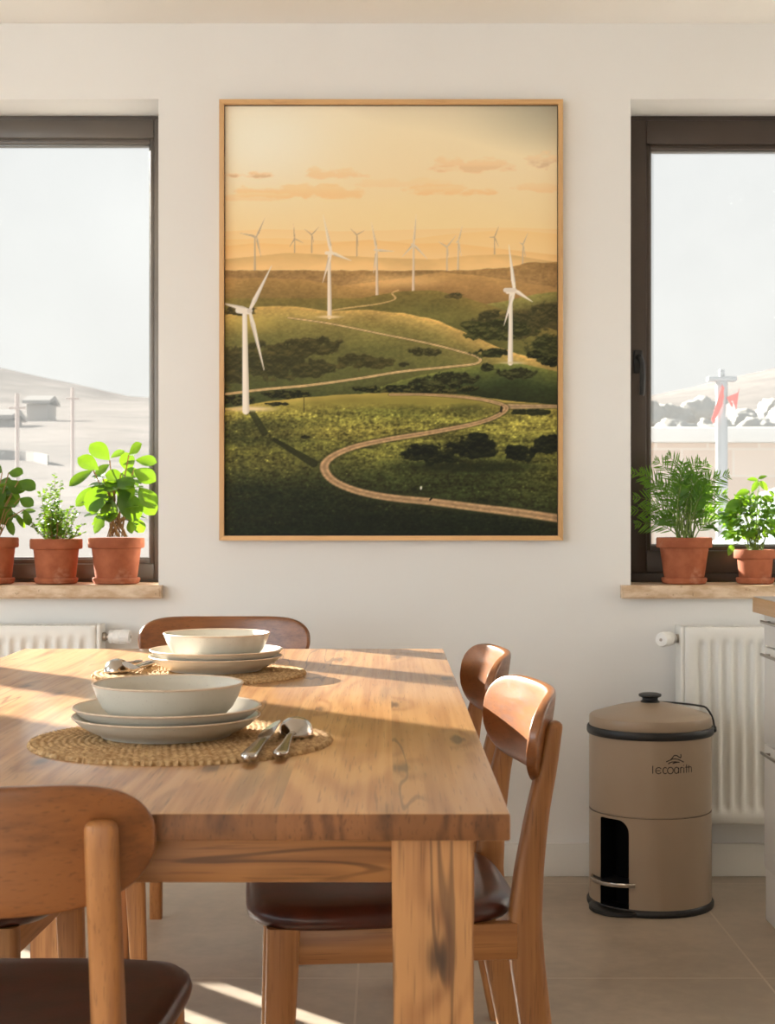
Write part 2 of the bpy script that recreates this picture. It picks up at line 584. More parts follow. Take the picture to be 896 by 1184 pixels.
def make_sill(root, x0, x1, o0, o1):
    """stone board: wider than the opening in front of the wall, notched into the reveal"""
    bm = bmesh.new()
    outline = [(x0, YW - .042), (x1, YW - .042), (x1, YW - .0005), (o1, YW - .0005), (o1, YF + .01), (o0, YF + .01), (o0, YW - .0005), (x0, YW - .0005)]
    lo = [bm.verts.new((x, y, SILL_Z0)) for x, y in outline]
    hi = [bm.verts.new((x, y, SILL_Z)) for x, y in outline]
    n = len(outline)
    bm.faces.new(hi); bm.faces.new(lo[::-1])
    for i in range(n):
        bm.faces.new((lo[i], lo[(i + 1) % n], hi[(i + 1) % n], hi[i]))
    es = [e for e in bm.edges if all(v.co.y < YW - .03 for v in e.verts)]
    bmesh.ops.bevel(bm, geom=es, offset=.005, segments=3, affect='EDGES')
    bmesh.ops.triangulate(bm, faces=[f for f in bm.faces if len(f.verts) > 4])
    return finish('window_sill', bm, M['stone'], root)

def hinge(root, x, z, y):
    bm = bmesh.new()
    lathe(bm, [(.002, 0), (.007, .001), (.007, .055), (.002, .056)], 16, Matrix.Translation((x, y, z)))
    return finish('hinge', bm, M['hinge'], root)

# left window (fixed frame + one sash; hinges on the right)
w1 = bpy.data.objects.new('window_1', None); COL.objects.link(w1)
struct(w1, 'left dark-framed window with plants on its stone sill')
bm = bmesh.new()
rect_frame(bm, W1[0], W1[1], SILL_Z, TOPZ, .02, .016, .016, .012, YF + .004, YF + .075)
box(bm, W1[0], W1[1], YF + .03, YF + .075, SILL_Z0, SILL_Z, 0)
finish('window_frame', bm, M['frame_brown_lit'], w1)
make_sash(w1, W1[0] + .012, W1[1] - .014, SILL_Z + .010, TOPZ - .014, .035, .026, .056, .046, YF - .008, YF + .06, M['frame_brown_lit'])
for zz in (.90, 2.165):
    hinge(w1, W1[1] - .0145, zz, YF - .012)
make_sill(w1, W1[0] - .012, W1[1] + .013, W1[0] + .001, W1[1] - .001)

# right window
w2 = bpy.data.objects.new('window_2', None); COL.objects.link(w2)
struct(w2, 'right dark-framed window with black handle and stone sill')
bm = bmesh.new()
rect_frame(bm, W2[0], W2[1], SILL_Z, TOPZ, .016, .016, .018, .03, YF + .004, YF + .075)
box(bm, W2[0], W2[1], YF + .03, YF + .075, SILL_Z0, SILL_Z, 0)
xm = 1.40
box(bm, xm - .03, xm + .03, YF + .012, YF + .07, SILL_Z, TOPZ, .002)
finish('window_frame', bm, M['frame_brown'], w2)
s2 = make_sash(w2, W2[0] + .012, xm - .002, SILL_Z + .028, TOPZ - .016, .064, .055, .072, .068, YF - .008, YF + .06)
make_sash(w2, xm + .002, W2[1] - .012, SILL_Z + .028, TOPZ - .016, .055, .064, .072, .068, YF - .008, YF + .06)
make_sill(w2, W2[0] - .03, W2[1] + .03, W2[0] + .001, W2[1] - .001)
hx, hz = .7585, 1.515
bm = bmesh.new()
box(bm, hx - .014, hx + .014, YF - .018, YF - .007, hz - .035, hz + .035, .005, 3)
hb = finish('window_handle', bm, M['black'], w2)
bm = bmesh.new()
tube(bm, [(hx, YF - .012, hz + .012), (hx, YF - .03, hz + .013), (hx + .002, YF - .045, hz + .008), (hx + .006, YF - .05, hz - .01),
          (hx + .008, YF - .05, hz - .05), (hx + .007, YF - .048, hz - .095), (hx + .005, YF - .046, hz - .103)], .0085, 12)
finish('lever', bm, M['black'], hb)

# unseen balcony door, added to let the low sun onto table and floor
d1 = bpy.data.objects.new('added_door_1', None); COL.objects.link(d1)
struct(d1, 'unseen dark-framed glazed balcony door added left of the window')
bm = bmesh.new()
rect_frame(bm, D1[0], D1[1], .03, TOPZ, .03, .03, .03, .03, YF + .004, YF + .075)
finish('door_frame', bm, M['frame_brown'], d1)
for xa_, xb_, la_, ra_ in ((D1[0] + .02, -2.502, .05, .095), (-2.498, -1.752, .085, .055), (-1.748, D1[1] - .015, .055, .03)):
    make_sash(d1, xa_, xb_, .05, TOPZ - .02, la_, ra_, .06, .08, YF - .008, YF + .06)

# ------------------------------------------------------------------ world outside
def smoothstep(a, b, x):
    t = max(0., min(1., (x - a) / (b - a)))
    return t * t * (3 - 2 * t)

def terrain(x, y):
    if y < 16.5:
        return -.15
    k = [(16.5, -.073), (24, -.04), (40, .005), (70, .035), (120, .055), (250, .066), (500, .073), (900, .03)]
    ly = math.log(y)
    for (a, ta), (b, tb) in zip(k[:-1], k[1:]):
        if a <= y <= b:
            t = ta + (tb - ta) * (ly - math.log(a)) / (math.log(b) - math.log(a))
            break
    else:
        t = k[-1][1]
    q = x / y
    t += smoothstep(250, 500, y) * (.0 + .22 * max(0, abs(q) - .16)) * (1 if y < 600 else .6)
    nz = mnoise.noise(Vector((x * .03, y * .02, 3.1))) * .10 + mnoise.noise(Vector((q * 30, y * .004, 7.7))) * .05
    return 1.06 - 1.21 * (1 - smoothstep(16.5, 30, y)) * 0 + y * t + nz * y * .04

t = NT('dry_hillside')
v = t.obj()
nn = t.noise(v, .06, 6, .65)
n3 = t.noise(v, .5, 4, .6)
c = t.mix(t.mapr(nn, .35, .65), lin(122, 117, 113), lin(138, 132, 127))
c = t.mix(t.mapr(n3, .5, .68, 0, .5), c, lin(108, 106, 103))
t.set(Base_Color=c, Roughness=.95)
t.put(t.b.inputs['Specular IOR Level'], 0.0)
M['hill'] = t.m
bm = bmesh.new()
rows = [5.0, 8, 11, 14, 16.4, 17] + [17 * (900 / 17) ** (i / 70) for i in range(1, 71)]
NQ = 90
grid = []
for y in rows:
    grid.append([bm.verts.new((q * y * 1.0 if y > 17 else q * 17, y, terrain(q * max(y, 17), y))) for q in [-.75 + 1.5 * i / NQ for i in range(NQ + 1)]])
for a, b in zip(grid[:-1], grid[1:]):
    for i in range(NQ):
        bm.faces.new((a[i], a[i + 1], b[i + 1], b[i]))
struct(finish('hills', bm, M['hill'], smooth=60))

# retaining wall outside, right
t = NT('pale_block_wall')
v = t.obj()
br = t.n('ShaderNodeTexBrick', {'Vector': t.comb(t.sep(v)[0], t.sep(v)[2], 0.0), 'Color1': lin(236, 216, 198), 'Color2': lin(226, 202, 182), 'Mortar': lin(232, 216, 200),
                                'Scale': 1.0, 'Mortar Size': .012, 'Brick Width': .5, 'Row Height': .26})
t.set(Base_Color=br.outputs[0], Roughness=.9)
M['block'] = t.m
M['cap'] = plain('pale_coping', lin(246, 243, 238), .8)
ow = thing('garden_wall', 'peach blockwork wall with white coping outside the right window', 'wall', (4.6, 15.2, -.15))
bm = bmesh.new(); box(bm, -3.4, 3.4, -.12, .12, 0, 1.88, .01)
finish('masonry', bm, M['block'], ow)
bm = bmesh.new(); box(bm, -3.42, 3.42, -.2, .2, 1.88, 2.03, .02)
finish('coping', bm, M['cap'], ow)

# pole with red and white pennants
M['pole'] = plain('galvanised_pole', lin(170, 172, 174), .7, spec=.2)
M['red'] = plain('red_cloth', lin(226, 110, 100), .8)
M['whitecloth'] = plain('white_cloth', lin(240, 236, 232), .8)
pl = thing('flag_pole', 'slim pale pole with red and white pennants outside the right window', 'pole', (2.79, 13.0, -.15))
bm = bmesh.new(); tube(bm, [(0, 0, 0), (0, 0, 1.2), (0, 0, 2.3)], .05, 12)
finish('pole', bm, M['pole'], pl)
bm = bmesh.new(); box(bm, -.12, .12, -.05, .05, 2.3, 2.34, .01); box(bm, -.02, .02, -.03, .03, 2.34, 2.40, .005)
finish('crossbar', bm, M['pole'], pl)
for k, (pts, mt) in enumerate((([(-.02, 2.27), (.05, 2.2), (-.02, 1.98), (-.17, 1.74), (-.2, 1.8)], 'red'),
                               ([(.06, 2.1), (.24, 2.16), (.26, 2.22), (.22, 1.92), (.12, 1.98)], 'red'),
                               ([(.05, 2.0), (.15, 2.05), (.24, 1.84), (.1, 1.80), (.04, 1.84)], 'whitecloth'))):
    bm = bmesh.new()
    f = [bm.verts.new((x * .5, -.055 - .01 * k + .02 * math.sin(x * 40), 2.27 - (2.27 - z) * .62)) for x, z in pts]
    b = [bm.verts.new((x * .5, -.05 - .01 * k + .02 * math.sin(x * 40), 2.27 - (2.27 - z) * .62)) for x, z in pts]
    bm.faces.new(f); bm.faces.new(b[::-1])
    for i in range(len(pts)):
        j = (i + 1) % len(pts)
        bm.faces.new((f[i], b[i], b[j], f[j]))
    finish('pennant', bm, M[mt], pl)

# parked van glimpsed behind the right-hand plants
M['car'] = plain('pale_car_paint', lin(222, 230, 238), .25, 0.0, .5, .5)
M['car_glass'] = plain('car_glass', lin(150, 160, 168), .1)
M['tyre'] = plain('tyre_rubber', lin(60, 60, 60), .8)
car = thing('parked_car', 'pale car parked outside, just above the small pot in right window', 'car', (3.9, 10.4, -.15))
prof = [(-2.0, .35), (-2.02, .7), (-1.9, .95), (-1.55, 1.02), (-1.25, 1.36), (-1.0, 1.44), (.2, 1.46), (.75, 1.30), (1.15, .98), (1.85, .86), (2.02, .66), (2.0, .35)]
bm = bmesh.new()
rings = []
for yy, sc in ((-.8, .86), (-.74, .97), (-.5, 1.0), (.5, 1.0), (.74, .97), (.8, .86)):
    rings.append([Vector((x * (1 - (1 - sc) * .15), yy * (1 - .12 * max(0, z - .9)), .35 + (z - .35) * (1 - (1 - sc) * .35))) for x, z in prof])
ring_bridge(bm, rings)
finish('car_body', bm, M['car'], car, smooth=40)
for sy in (-1, 1):
    bm = bmesh.new()
    q = [(-1.15, 1.04), (-.98, 1.34), (.15, 1.36), (.62, 1.24), (.95, 1.02)]
    a = [bm.verts.new((x, sy * (.806 - .1 * max(0, z - .9)), z)) for x, z in q]
    b = [bm.verts.new((x, sy * .75, z)) for x, z in q]
    bm.faces.new(a); bm.faces.new(b[::-1])
    for i in range(5):
        j = (i + 1) % 5
        bm.faces.new((a[i], b[i], b[j], a[j]))
    finish('side_window', bm, M['car_glass'], car, smooth=0)
for sx in (-1.25, 1.25):
    for sy in (-.72, .72):
        bm = bmesh.new()
        lathe(bm, [(.05, -.1), (.26, -.1), (.3, -.08), (.31, 0), (.3, .08), (.26, .1), (.05, .1)], 28, axis_to((sx, sy, .31), (0, 1, 0)))
        finish('wheel', bm, M['tyre'], car)

# utility poles, low buildings and trees on the hillside
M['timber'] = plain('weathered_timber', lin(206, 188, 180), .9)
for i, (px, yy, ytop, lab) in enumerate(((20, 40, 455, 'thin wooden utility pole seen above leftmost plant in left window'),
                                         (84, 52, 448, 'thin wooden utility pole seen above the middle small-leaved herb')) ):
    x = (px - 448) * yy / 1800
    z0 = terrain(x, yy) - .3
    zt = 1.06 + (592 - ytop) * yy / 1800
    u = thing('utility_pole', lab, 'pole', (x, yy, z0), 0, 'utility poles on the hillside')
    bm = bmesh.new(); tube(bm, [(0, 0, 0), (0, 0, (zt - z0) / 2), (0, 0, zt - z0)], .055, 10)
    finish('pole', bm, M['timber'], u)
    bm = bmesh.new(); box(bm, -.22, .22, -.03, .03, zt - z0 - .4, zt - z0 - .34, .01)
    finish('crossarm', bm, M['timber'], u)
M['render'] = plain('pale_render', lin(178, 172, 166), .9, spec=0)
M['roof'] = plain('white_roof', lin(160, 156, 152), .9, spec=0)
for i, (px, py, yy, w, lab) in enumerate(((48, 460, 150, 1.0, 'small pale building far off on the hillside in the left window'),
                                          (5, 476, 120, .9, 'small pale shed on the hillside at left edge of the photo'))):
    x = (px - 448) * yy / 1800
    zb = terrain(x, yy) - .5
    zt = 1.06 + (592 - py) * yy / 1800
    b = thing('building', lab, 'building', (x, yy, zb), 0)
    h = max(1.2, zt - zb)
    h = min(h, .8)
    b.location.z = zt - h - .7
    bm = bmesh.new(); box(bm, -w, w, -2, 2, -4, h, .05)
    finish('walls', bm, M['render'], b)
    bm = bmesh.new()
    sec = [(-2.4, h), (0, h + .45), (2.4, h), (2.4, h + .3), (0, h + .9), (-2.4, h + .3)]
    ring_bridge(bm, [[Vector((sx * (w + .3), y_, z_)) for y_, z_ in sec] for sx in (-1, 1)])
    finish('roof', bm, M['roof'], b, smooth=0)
rw = thing('boundary_wall', 'long low white boundary wall behind the plants in left window', 'wall', (-17, 72, 0))
bm = bmesh.new()
rings = []
for k in range(15):
    x = -6 + k * .6
    dy = -.14 * max(0, k - 8) ** 2
    zz = terrain(-17 + x, 72 + dy)
    rings.append([Vector((x, dy - .15, zz - .6)), Vector((x, dy + .15, zz - .6)), Vector((x, dy + .15, zz + .42)), Vector((x, dy - .15, zz + .42))])
ring_bridge(bm, rings)
finish('rendered_wall', bm, M['roof'], rw, smooth=0)
M['far_tree'] = varied('hazy_foliage', lin(176, 174, 168), lin(188, 184, 176), .8, rough=.95, spec=0)  # distance haze put into the pale foliage colour
rng = random.Random(5)
for i in range(13):
    yy = (56, 84, 66, 94, 74)[i % 5] + rng.uniform(-3, 3)
    px = 700 + i * 18 + rng.uniform(-4, 4)
    x = (px - 448) * yy / 1800
    z0 = terrain(x, yy) - .2
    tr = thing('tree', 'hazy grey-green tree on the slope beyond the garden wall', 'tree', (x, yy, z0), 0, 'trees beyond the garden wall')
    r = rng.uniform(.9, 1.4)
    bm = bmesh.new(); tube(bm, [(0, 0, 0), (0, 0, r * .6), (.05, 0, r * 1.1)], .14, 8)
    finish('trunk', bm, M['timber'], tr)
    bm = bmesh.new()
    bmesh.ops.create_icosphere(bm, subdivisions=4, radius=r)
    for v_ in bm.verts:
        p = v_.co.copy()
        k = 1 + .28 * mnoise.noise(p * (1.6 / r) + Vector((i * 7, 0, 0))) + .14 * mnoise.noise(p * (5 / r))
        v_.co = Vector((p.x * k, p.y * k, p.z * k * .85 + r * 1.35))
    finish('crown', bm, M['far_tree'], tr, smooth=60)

# unseen railing, added outside the door to stripe the sun on the floor
br_ = thing('added_railing', 'unseen grey metal railing added outside the balcony door', 'railing', (-1.95, 5.2, -.15))
M['rail'] = plain('railing_metal', lin(120, 116, 110), .5)
bm = bmesh.new(); box(bm, -.9, 1.1, -.02, .02, 1.02, 1.06, .004)
finish('top_rail', bm, M['rail'], br_)
for k in range(11):
    bm = bmesh.new(); x = -.85 + k * .19
    box(bm, x - .045, x + .045, -.012, .012, 0, 1.02, .003)
    finish('baluster', bm, M['rail'], br_)

# ------------------------------------------------------------------ dining table
TX, TY = -.3485, 2.565
tb = thing('dining_table', 'long oak dining table with chunky square legs, set with plates and bowls', 'table', (TX, TY, 0))
bm = bmesh.new()
box(bm, -.475, .475, -.965, .965, .7215, .75, .0025, 2)
for f in bm.faces:
    f.material_index = 0
bm.normal_update()
for f in bm.faces:
    if abs(f.normal.y) > .5:
        f.material_index = 1
finish('tabletop', bm, [M['table_top'], M['table_end']], tb)
for sx in (-1, 1):
    for sy in (-1, 1):
        bm = bmesh.new()
        cx, cy = sx * .396, sy * .893
        rings = []
        for z, s in ((.7215, 0), (.72, 0), (.4, .0025), (.002, .006), (0, .008)):
            h = .0435 - s
            rings.append([Vector((cx + a * h + sx * s * .5, cy + b * h, z)) for a, b in ((-1, -1), (1, -1), (1, 1), (-1, 1))])
        ring_bridge(bm, rings)
        es = [e for e in bm.edges if abs(e.verts[0].co.z - e.verts[1].co.z) > .1]
        bmesh.ops.bevel(bm, geom=es, offset=.003, segments=2, affect='EDGES')
        finish('leg', bm, M['table_leg'], tb)
for sy in (-1, 1):
    bm = bmesh.new()
    box(bm, -.353, .353, sy * .92 - .012, sy * .92 + .012, .671, .7215, .002)
    finish('apron', bm, M['table_apron'], tb)
for sx in (-1, 1):
    bm = bmesh.new()
    box(bm, sx * .42 - .012, sx * .42 + .012, -.85, .85, .671, .7215, .002)
    o = finish('apron', bm, M['chair_y'], tb)

# ------------------------------------------------------------------ chairs
def interp(tab, z):
    for (z0, *a), (z1, *b) in zip(tab[:-1], tab[1:]):
        if z0 <= z <= z1:
            f = (z - z0) / (z1 - z0)
            f2 = f
            return [p + (q - p) * f2 for p, q in zip(a, b)]
    return list(tab[-1][1:])

POST = [(0.0, -.262, .0145), (.15, -.236, .019), (.30, -.209, .0235), (.40, -.196, .0255), (.46, -.192, .025), (.54, -.199, .021), (.62, -.211, .017), (.69, -.226, .0145), (.744, -.235, .0125)]

def make_chair(label):
    root = thing('dining_chair', label, 'chair', (0, 0, 0), 0, 'dining chairs around the table')
    # cushion seat
    bm = bmesh.new()
    n = 56
    lay = [(.0, .462), (.90, .462), (.965, .464), (.99, .470), (1.0, .478), (.99, .486), (.955, .4925), (.88, .4955), (.7, .497), (.4, .494), (.0, .4925)]
    rings = []
    for s, z in lay:
        ring = []
        for i in range(n):
            a = 2 * PI * i / n
            yy = .012 + .203 * sgnpow(math.sin(a), 2 / 4.2) * max(s, .001)
            ww = .228 - .03 * (.2 - yy) / .4
            xx = ww * sgnpow(math.cos(a), 2 / 4.2) * max(s, .001)
            zz = z - (.010 * max(0, (yy - .17) / .05) ** 2 if s > .3 else 0)
            ring.append(Vector((xx, yy, zz)))
        rings.append(ring)
    ring_bridge(bm, rings)
    finish('seat', bm, M['leather'], root, smooth=60)
    # rear posts
    for sx in (-1, 1):
        bm = bmesh.new()
        secs = []
        for k in range(33):
            z = .744 * k / 32
            y, hy = interp(POST, z)
            secs.append((sx * (.172 + .012 * (1 - z / .744) ** 2), y, z, .0165, hy))
        y, hy = interp(POST, .744)
        secs += [(sx * .172, y - .001, .749, .0150, hy * .9), (sx * .172, y - .0015, .752, .0115, hy * .68), (sx * .172, y - .002, .7535, .006, hy * .35)]
        loft(bm, secs, 28, 4.0)
        p = finish('rear_post', bm, M['chair_z'], root)
        bm = bmesh.new()
        lathe(bm, [(.003, -.0), (.011, .0), (.011, .006), (.003, .006)], 16, Matrix.Translation((sx * .184, -.262, -.0)))
        finish('glide', bm, M['pad'], p)
    # front legs
    for sx in (-1, 1):
        bm = bmesh.new()
        secs = []
        for k in range(14):
            z = .464 * k / 13
            f = 1 - z / .464
            secs.append((sx * (.185 + .010 * f), .160 + .018 * f, z, .0165 - .003 * f, .0245 - .0085 * f))
        loft(bm, secs, 24, 4.0)
        p = finish('front_leg', bm, M['chair_z'], root)
        bm = bmesh.new()
        lathe(bm, [(.003, -.0), (.0105, .0), (.0105, .006), (.003, .006)], 16, Matrix.Translation((sx * .195, .178, 0)))
        finish('glide', bm, M['pad'], p)
    # rails
    for sx in (-1, 1):
        bm = bmesh.new(); box(bm, sx * .182 - .011, sx * .182 + .011, -.18, .145, .410, .463, .003)
        finish('side_rail', bm, M['chair_y'], root)
    bm = bmesh.new(); box(bm, -.175, .175, .150, .172, .410, .463, .003)
    finish('front_rail', bm, M['chair_x'], root)
    bm = bmesh.new(); box(bm, -.16, .16, -.202, -.180, .410, .463, .003)
    finish('back_rail', bm, M['chair_x'], root)
    # curved backrest
    bm = bmesh.new()
    L, H, T = .220, .067, .0085
    NX = 64
    rings = []
    for i in range(NX + 1):
        tt = -1 + 2 * i / NX
        u = math.sin(tt * PI / 2) * .9995
        x = u * L
        hh = H * (1 - abs(u) ** 5.6) ** .5
        hh = max(hh, .002)
        zc = .7215 + .010 * abs(u) ** 3
        yb = -.2470 + 1.10 * x * x
        # thickness-wise normal follows the curve
        sl = 2.2 * x
        nv = Vector((-sl, 1, 0)).normalized()
        th = T * min(1, .35 + hh / .03)
        m = 40
        ring = []
        for k in range(m):
            a = 2 * PI * k / m
            zz = hh * sgnpow(math.sin(a), 2 / (9 if hh > .03 else 4))
            tt2 = th * sgnpow(math.cos(a), 2 / 6)
            p = Vector((x, yb, zc + zz)) + nv * tt2
            p.y += -.15 * (p.z - .721)
            ring.append(p)
        rings.append(ring)
    ring_bridge(bm, rings)
    finish('backrest', bm, M['veneer'], root, smooth=50)
    return root

ch = make_chair('oak chair in the foreground seen from behind, dark seat under near table end')
ch.location = (-.457, 1.785, 0)
ch.rotation_euler = (0, 0, 0)
dup(ch, (-.006, 2.435, 0), R(90 + 5), 'nearer of two oak chairs on right side of table, dark leather seat in view')
dup(ch, (-.024, 3.06, 0), R(90 + 3), 'farther of two oak chairs on right side of table, only backrest clear of tabletop')
dup(ch, (-.42, 3.80, 0), R(180), 'oak chair at far end of table, backrest rising behind the far bowl')
dup(ch, (-.705, 2.435, 0), R(-90 - 3), 'nearer chair on left side of table, glimpsed below foreground chair backrest')
dup(ch, (-.705, 3.13, 0), R(-90), 'farther chair on left side of table, only a leg visible under it')

# ------------------------------------------------------------------ place settings
MATZ = .7502
def make_placemat(label, loc):
    bm = bmesh.new()
    nr, nt, rad = 92, 400, .202
    pitch = rad / 21.0
    verts = []
    for i in range(nr + 1):
        r = rad * i / nr
        row = []
        for j in range(nt):
            a = 2 * PI * j / nt
            rs = r + pitch * (j / nt)          # spiral coil
            ph = rs / pitch
            k = math.floor(ph)
            N = max(8, int(2 * PI * (k + .5) * pitch / .0105))
            hump = abs(math.sin(PI * ph))
            weave = .5 + .5 * math.sin(N * a + k * 1.7 + 2.2 * (ph - k))
            rr = r + (.0045 * (weave - .5) if i > nr - 5 else 0)
            z = .0032 + .0030 * hump * (.35 + .65 * weave)
            if i == nr:
                z = .0012
            row.append(bm.verts.new((rr * math.cos(a), rr * math.sin(a), z)))
        verts.append(row)
    for i in range(nr):
        for j in range(nt):
            q = (j + 1) % nt
            if i == 0:
                continue
            bm.faces.new((verts[i][j], verts[i][q], verts[i + 1][q], verts[i + 1][j]))
    bm.faces.new(verts[1])
    low = [bm.verts.new((v.co.x, v.co.y, 0)) for v in verts[-1]]
    for j in range(nt):
        q = (j + 1) % nt
        bm.faces.new((verts[-1][j], verts[-1][q], low[q], low[j]))
    bm.faces.new(low[::-1])
    for v in verts[0]:
        bm.verts.remove(v)
    o = finish('placemat', bm, M['straw'], smooth=70, loc=loc)
    tag(o, label, 'placemat', 'round woven placemats')
    return o
mat_o = make_placemat('round woven straw placemat nearest the camera, under the big bowl stack', (-.2775, 2.10, MATZ))
m2 = mat_o.copy(); COL.objects.link(m2); m2.location = (-.359, 2.975, MATZ); m2.rotation_euler = (0, 0, .7)
m2['label'] = 'round woven straw placemat at far end of table, under the far stack'

def revolve_thing(name, label, cat, group, body, rim, loc):
    root = thing(name, label, cat, loc, 0, group)
    bm = bmesh.new(); lathe(bm, body, 96)
    finish('body', bm, M['ceramic'], root, smooth=50)
    if rim:
        bm = bmesh.new()
        rings = []
        (r0, z0, rt) = rim
        nn_ = 96
        for k in range(9):
            a = 2 * PI * k / 8
            rings.append([Vector(((r0 + rt * math.cos(a)) * math.cos(2 * PI * i / nn_), (r0 + rt * math.cos(a)) * math.sin(2 * PI * i / nn_), z0 + rt * .8 * math.sin(a))) for i in range(nn_)])
        ring_bridge(bm, rings, False, False)
        finish('rim', bm, M['clay_rim'], root, smooth=60)
    return root

PLATE = [(.001, .0015), (.080, .0015), (.083, .0), (.088, .0), (.090, .0025), (.104, .0085), (.117, .0165), (.1255, .0245), (.1275, .0268), (.1265, .0278), (.1245, .0272), (.115, .0205), (.102, .013), (.088, .0075), (.06, .0058), (.001, .0055)]
BOWL = [(.001, .003), (.055, .003), (.057, .0), (.063, .0), (.066, .002), (.078, .009), (.089, .021), (.096, .035), (.1003, .0465), (.1022, .0515), (.1012, .0528), (.0988, .0515), (.0945, .041), (.087, .026), (.075, .013), (.058, .0075), (.03, .0062), (.001, .006)]
MTOP = MATZ + .0061
PG, BG = 'stoneware dinner plates', 'stoneware bowls'
SX, SY = -.3015, 2.125
p1 = revolve_thing('dinner_plate', 'lower grey stoneware plate of the near stack, lying on the placemat', 'plate', PG, PLATE, (.1262, .0268, .0019), (SX, SY, MTOP))
dup(p1, (SX + .001, SY, MTOP + .0125), 1.0, 'upper grey stoneware plate of the near stack, right under the bowl')
b1 = revolve_thing('bowl', 'wide grey stoneware bowl on top of the near stack', 'bowl', BG, BOWL, (.1008, .0519, .0020), (SX + .002, SY, MTOP + .0125 + .0060))
FX, FY = -.331, 3.0
dup(p1, (FX, FY, MTOP), 2.0, 'lower stoneware plate of the far stack, lying on the far placemat')
dup(p1, (FX + .001, FY, MTOP + .0125), 2.5, 'upper stoneware plate of the far stack, under the far bowl')
dup(b1, (FX + .002, FY, MTOP + .0185), 1.3, 'wide stoneware bowl on top of the far stack')

def make_spoon(label):
    root = thing('spoon', label, 'spoon', (0, 0, 0), 0, 'steel spoons')
    bm = bmesh.new()
    # bowl lying face down: a domed egg-shaped shell
    rings = []
    for k, (s, z) in enumerate(((1.0, .0), (1.02, .0015), (.98, .008), (.90, .0145), (.72, .0200), (.48, .0235), (.2, .0252), (.04, .0255))):
        ring = []
        for i in range(40):
            a = 2 * PI * i / 40
            w = .0235 * (1 + .10 * math.sin(a))
            ring.append(Vector((w * s * math.cos(a), .074 + .031 * s * math.sin(a), z)))
        rings.append(ring)
    ring_bridge(bm, rings)
    finish('spoon_bowl', bm, M['steel'], root, smooth=70)
    bm = bmesh.new()
    secs = []
    for y, z, w, h in ((.048, .006, .0045, .002), (.03, .0105, .004, .0024), (.0, .010, .0042, .0026), (-.04, .0065, .0058, .0030), (-.075, .0042, .0085, .0032), (-.098, .0036, .0098, .0030), (-.106, .0036, .0080, .0026), (-.110, .0036, .003, .0018)):
        secs.append([Vector((w * sgnpow(math.cos(2 * PI * i / 16), .8), y, max(.0002, z + h * sgnpow(math.sin(2 * PI * i / 16), .8)))) for i in range(16)])
    ring_bridge(bm, secs)
    finish('handle', bm, M['steel'], root, smooth=60)
    return root

def make_knife(label):
    root = thing('table_knife', label, 'knife', (0, 0, 0), 0, 'steel table knives')
    bm = bmesh.new()
    secs = []
    for y, z, w, h in ((.020, .008, .0060, .003), (.008, .008, .0070, .0038), (-.03, .0068, .0082, .0045), (-.075, .0056, .0098, .0050), (-.098, .0052, .0104, .0048), (-.106, .0052, .0085, .0042), (-.110, .0052, .004, .003)):
        secs.append([Vector((w * sgnpow(math.cos(2 * PI * i / 16), .7), y, max(.0002, z + h * sgnpow(math.sin(2 * PI * i / 16), .7)))) for i in range(16)])
    ring_bridge(bm, secs)
    finish('handle', bm, M['steel'], root, smooth=60)
    bm = bmesh.new()
    out = [(-.007, .018), (.007, .018), (.0125, .030), (.0145, .055), (.0135, .085), (.010, .103), (.002, .112), (-.006, .108), (-.010, .09), (-.0105, .04)]
    def rise(x, y):
        return .0075 + .55 * (x + .0105) * min(1, (y - .018) / .02) + .03 * (y - .018)
    a = [bm.verts.new((x, y, rise(x, y) + .0011)) for x, y in out]
    b = [bm.verts.new((x, y, rise(x, y) - .0011)) for x, y in out]
    bm.faces.new(a); bm.faces.new(b[::-1])
    for i in range(len(out)):
        j = (i + 1) % len(out)
        bm.faces.new((a[i], b[i], b[j], a[j]))
    finish('blade', bm, M['steel'], root, smooth=30)
    return root
sp = make_spoon('steel spoon lying face down at right of the near plates')
sp.location = (-.1285, 2.04, MTOP); sp.rotation_euler = (0, 0, R(-3))
kn = make_knife('steel table knife between near plates and near spoon')
kn.location = (-.163, 2.005, MTOP); kn.rotation_euler = (0, 0, R(-4))
dup(sp, (-.508, 3.03, MTOP), R(180 - 4), 'steel spoon on far placemat, left of the far plates')
dup(kn, (-.476, 2.985, MTOP), R(180 - 3), 'steel table knife on far placemat, touching distance from the far plates')

# ------------------------------------------------------------------ pedal bin
BX, BY, BR = .712, 4.222, .164
bn = thing('pedal_bin', 'round taupe pedal bin with black knob standing before the right radiator', 'bin', (BX, BY, 0))
def cyl(theta, r, z):      # theta 0 faces the camera, positive to the right
    return Vector((r * math.sin(theta), -r * math.cos(theta), z))
T0, T1, ZO = R(-62), R(-29), .250
bm = bmesh.new()
ths = sorted(set([round(-PI + 2 * PI * i / 120, 5) for i in range(120)] + [round(T0, 5), round(T1, 5)]))
zs = [.018, .06, .10, .15, .20, ZO, .2575]
vv = {}
def V(i, k):
    key = (i % len(ths), k)
    if key not in vv:
        vv[key] = bm.verts.new(cyl(ths[i % len(ths)], BR, zs[k]))
    return vv[key]
for i in range(len(ths)):
    mid = (ths[i] + (ths[(i + 1) % len(ths)] if i + 1 < len(ths) else PI)) / 2
    for k in range(len(zs) - 1):
        if T0 < mid < T1 and zs[k] < ZO - 1e-4:
            continue
        bm.faces.new((V(i, k), V(i + 1, k), V(i + 1, k + 1), V(i, k + 1)))
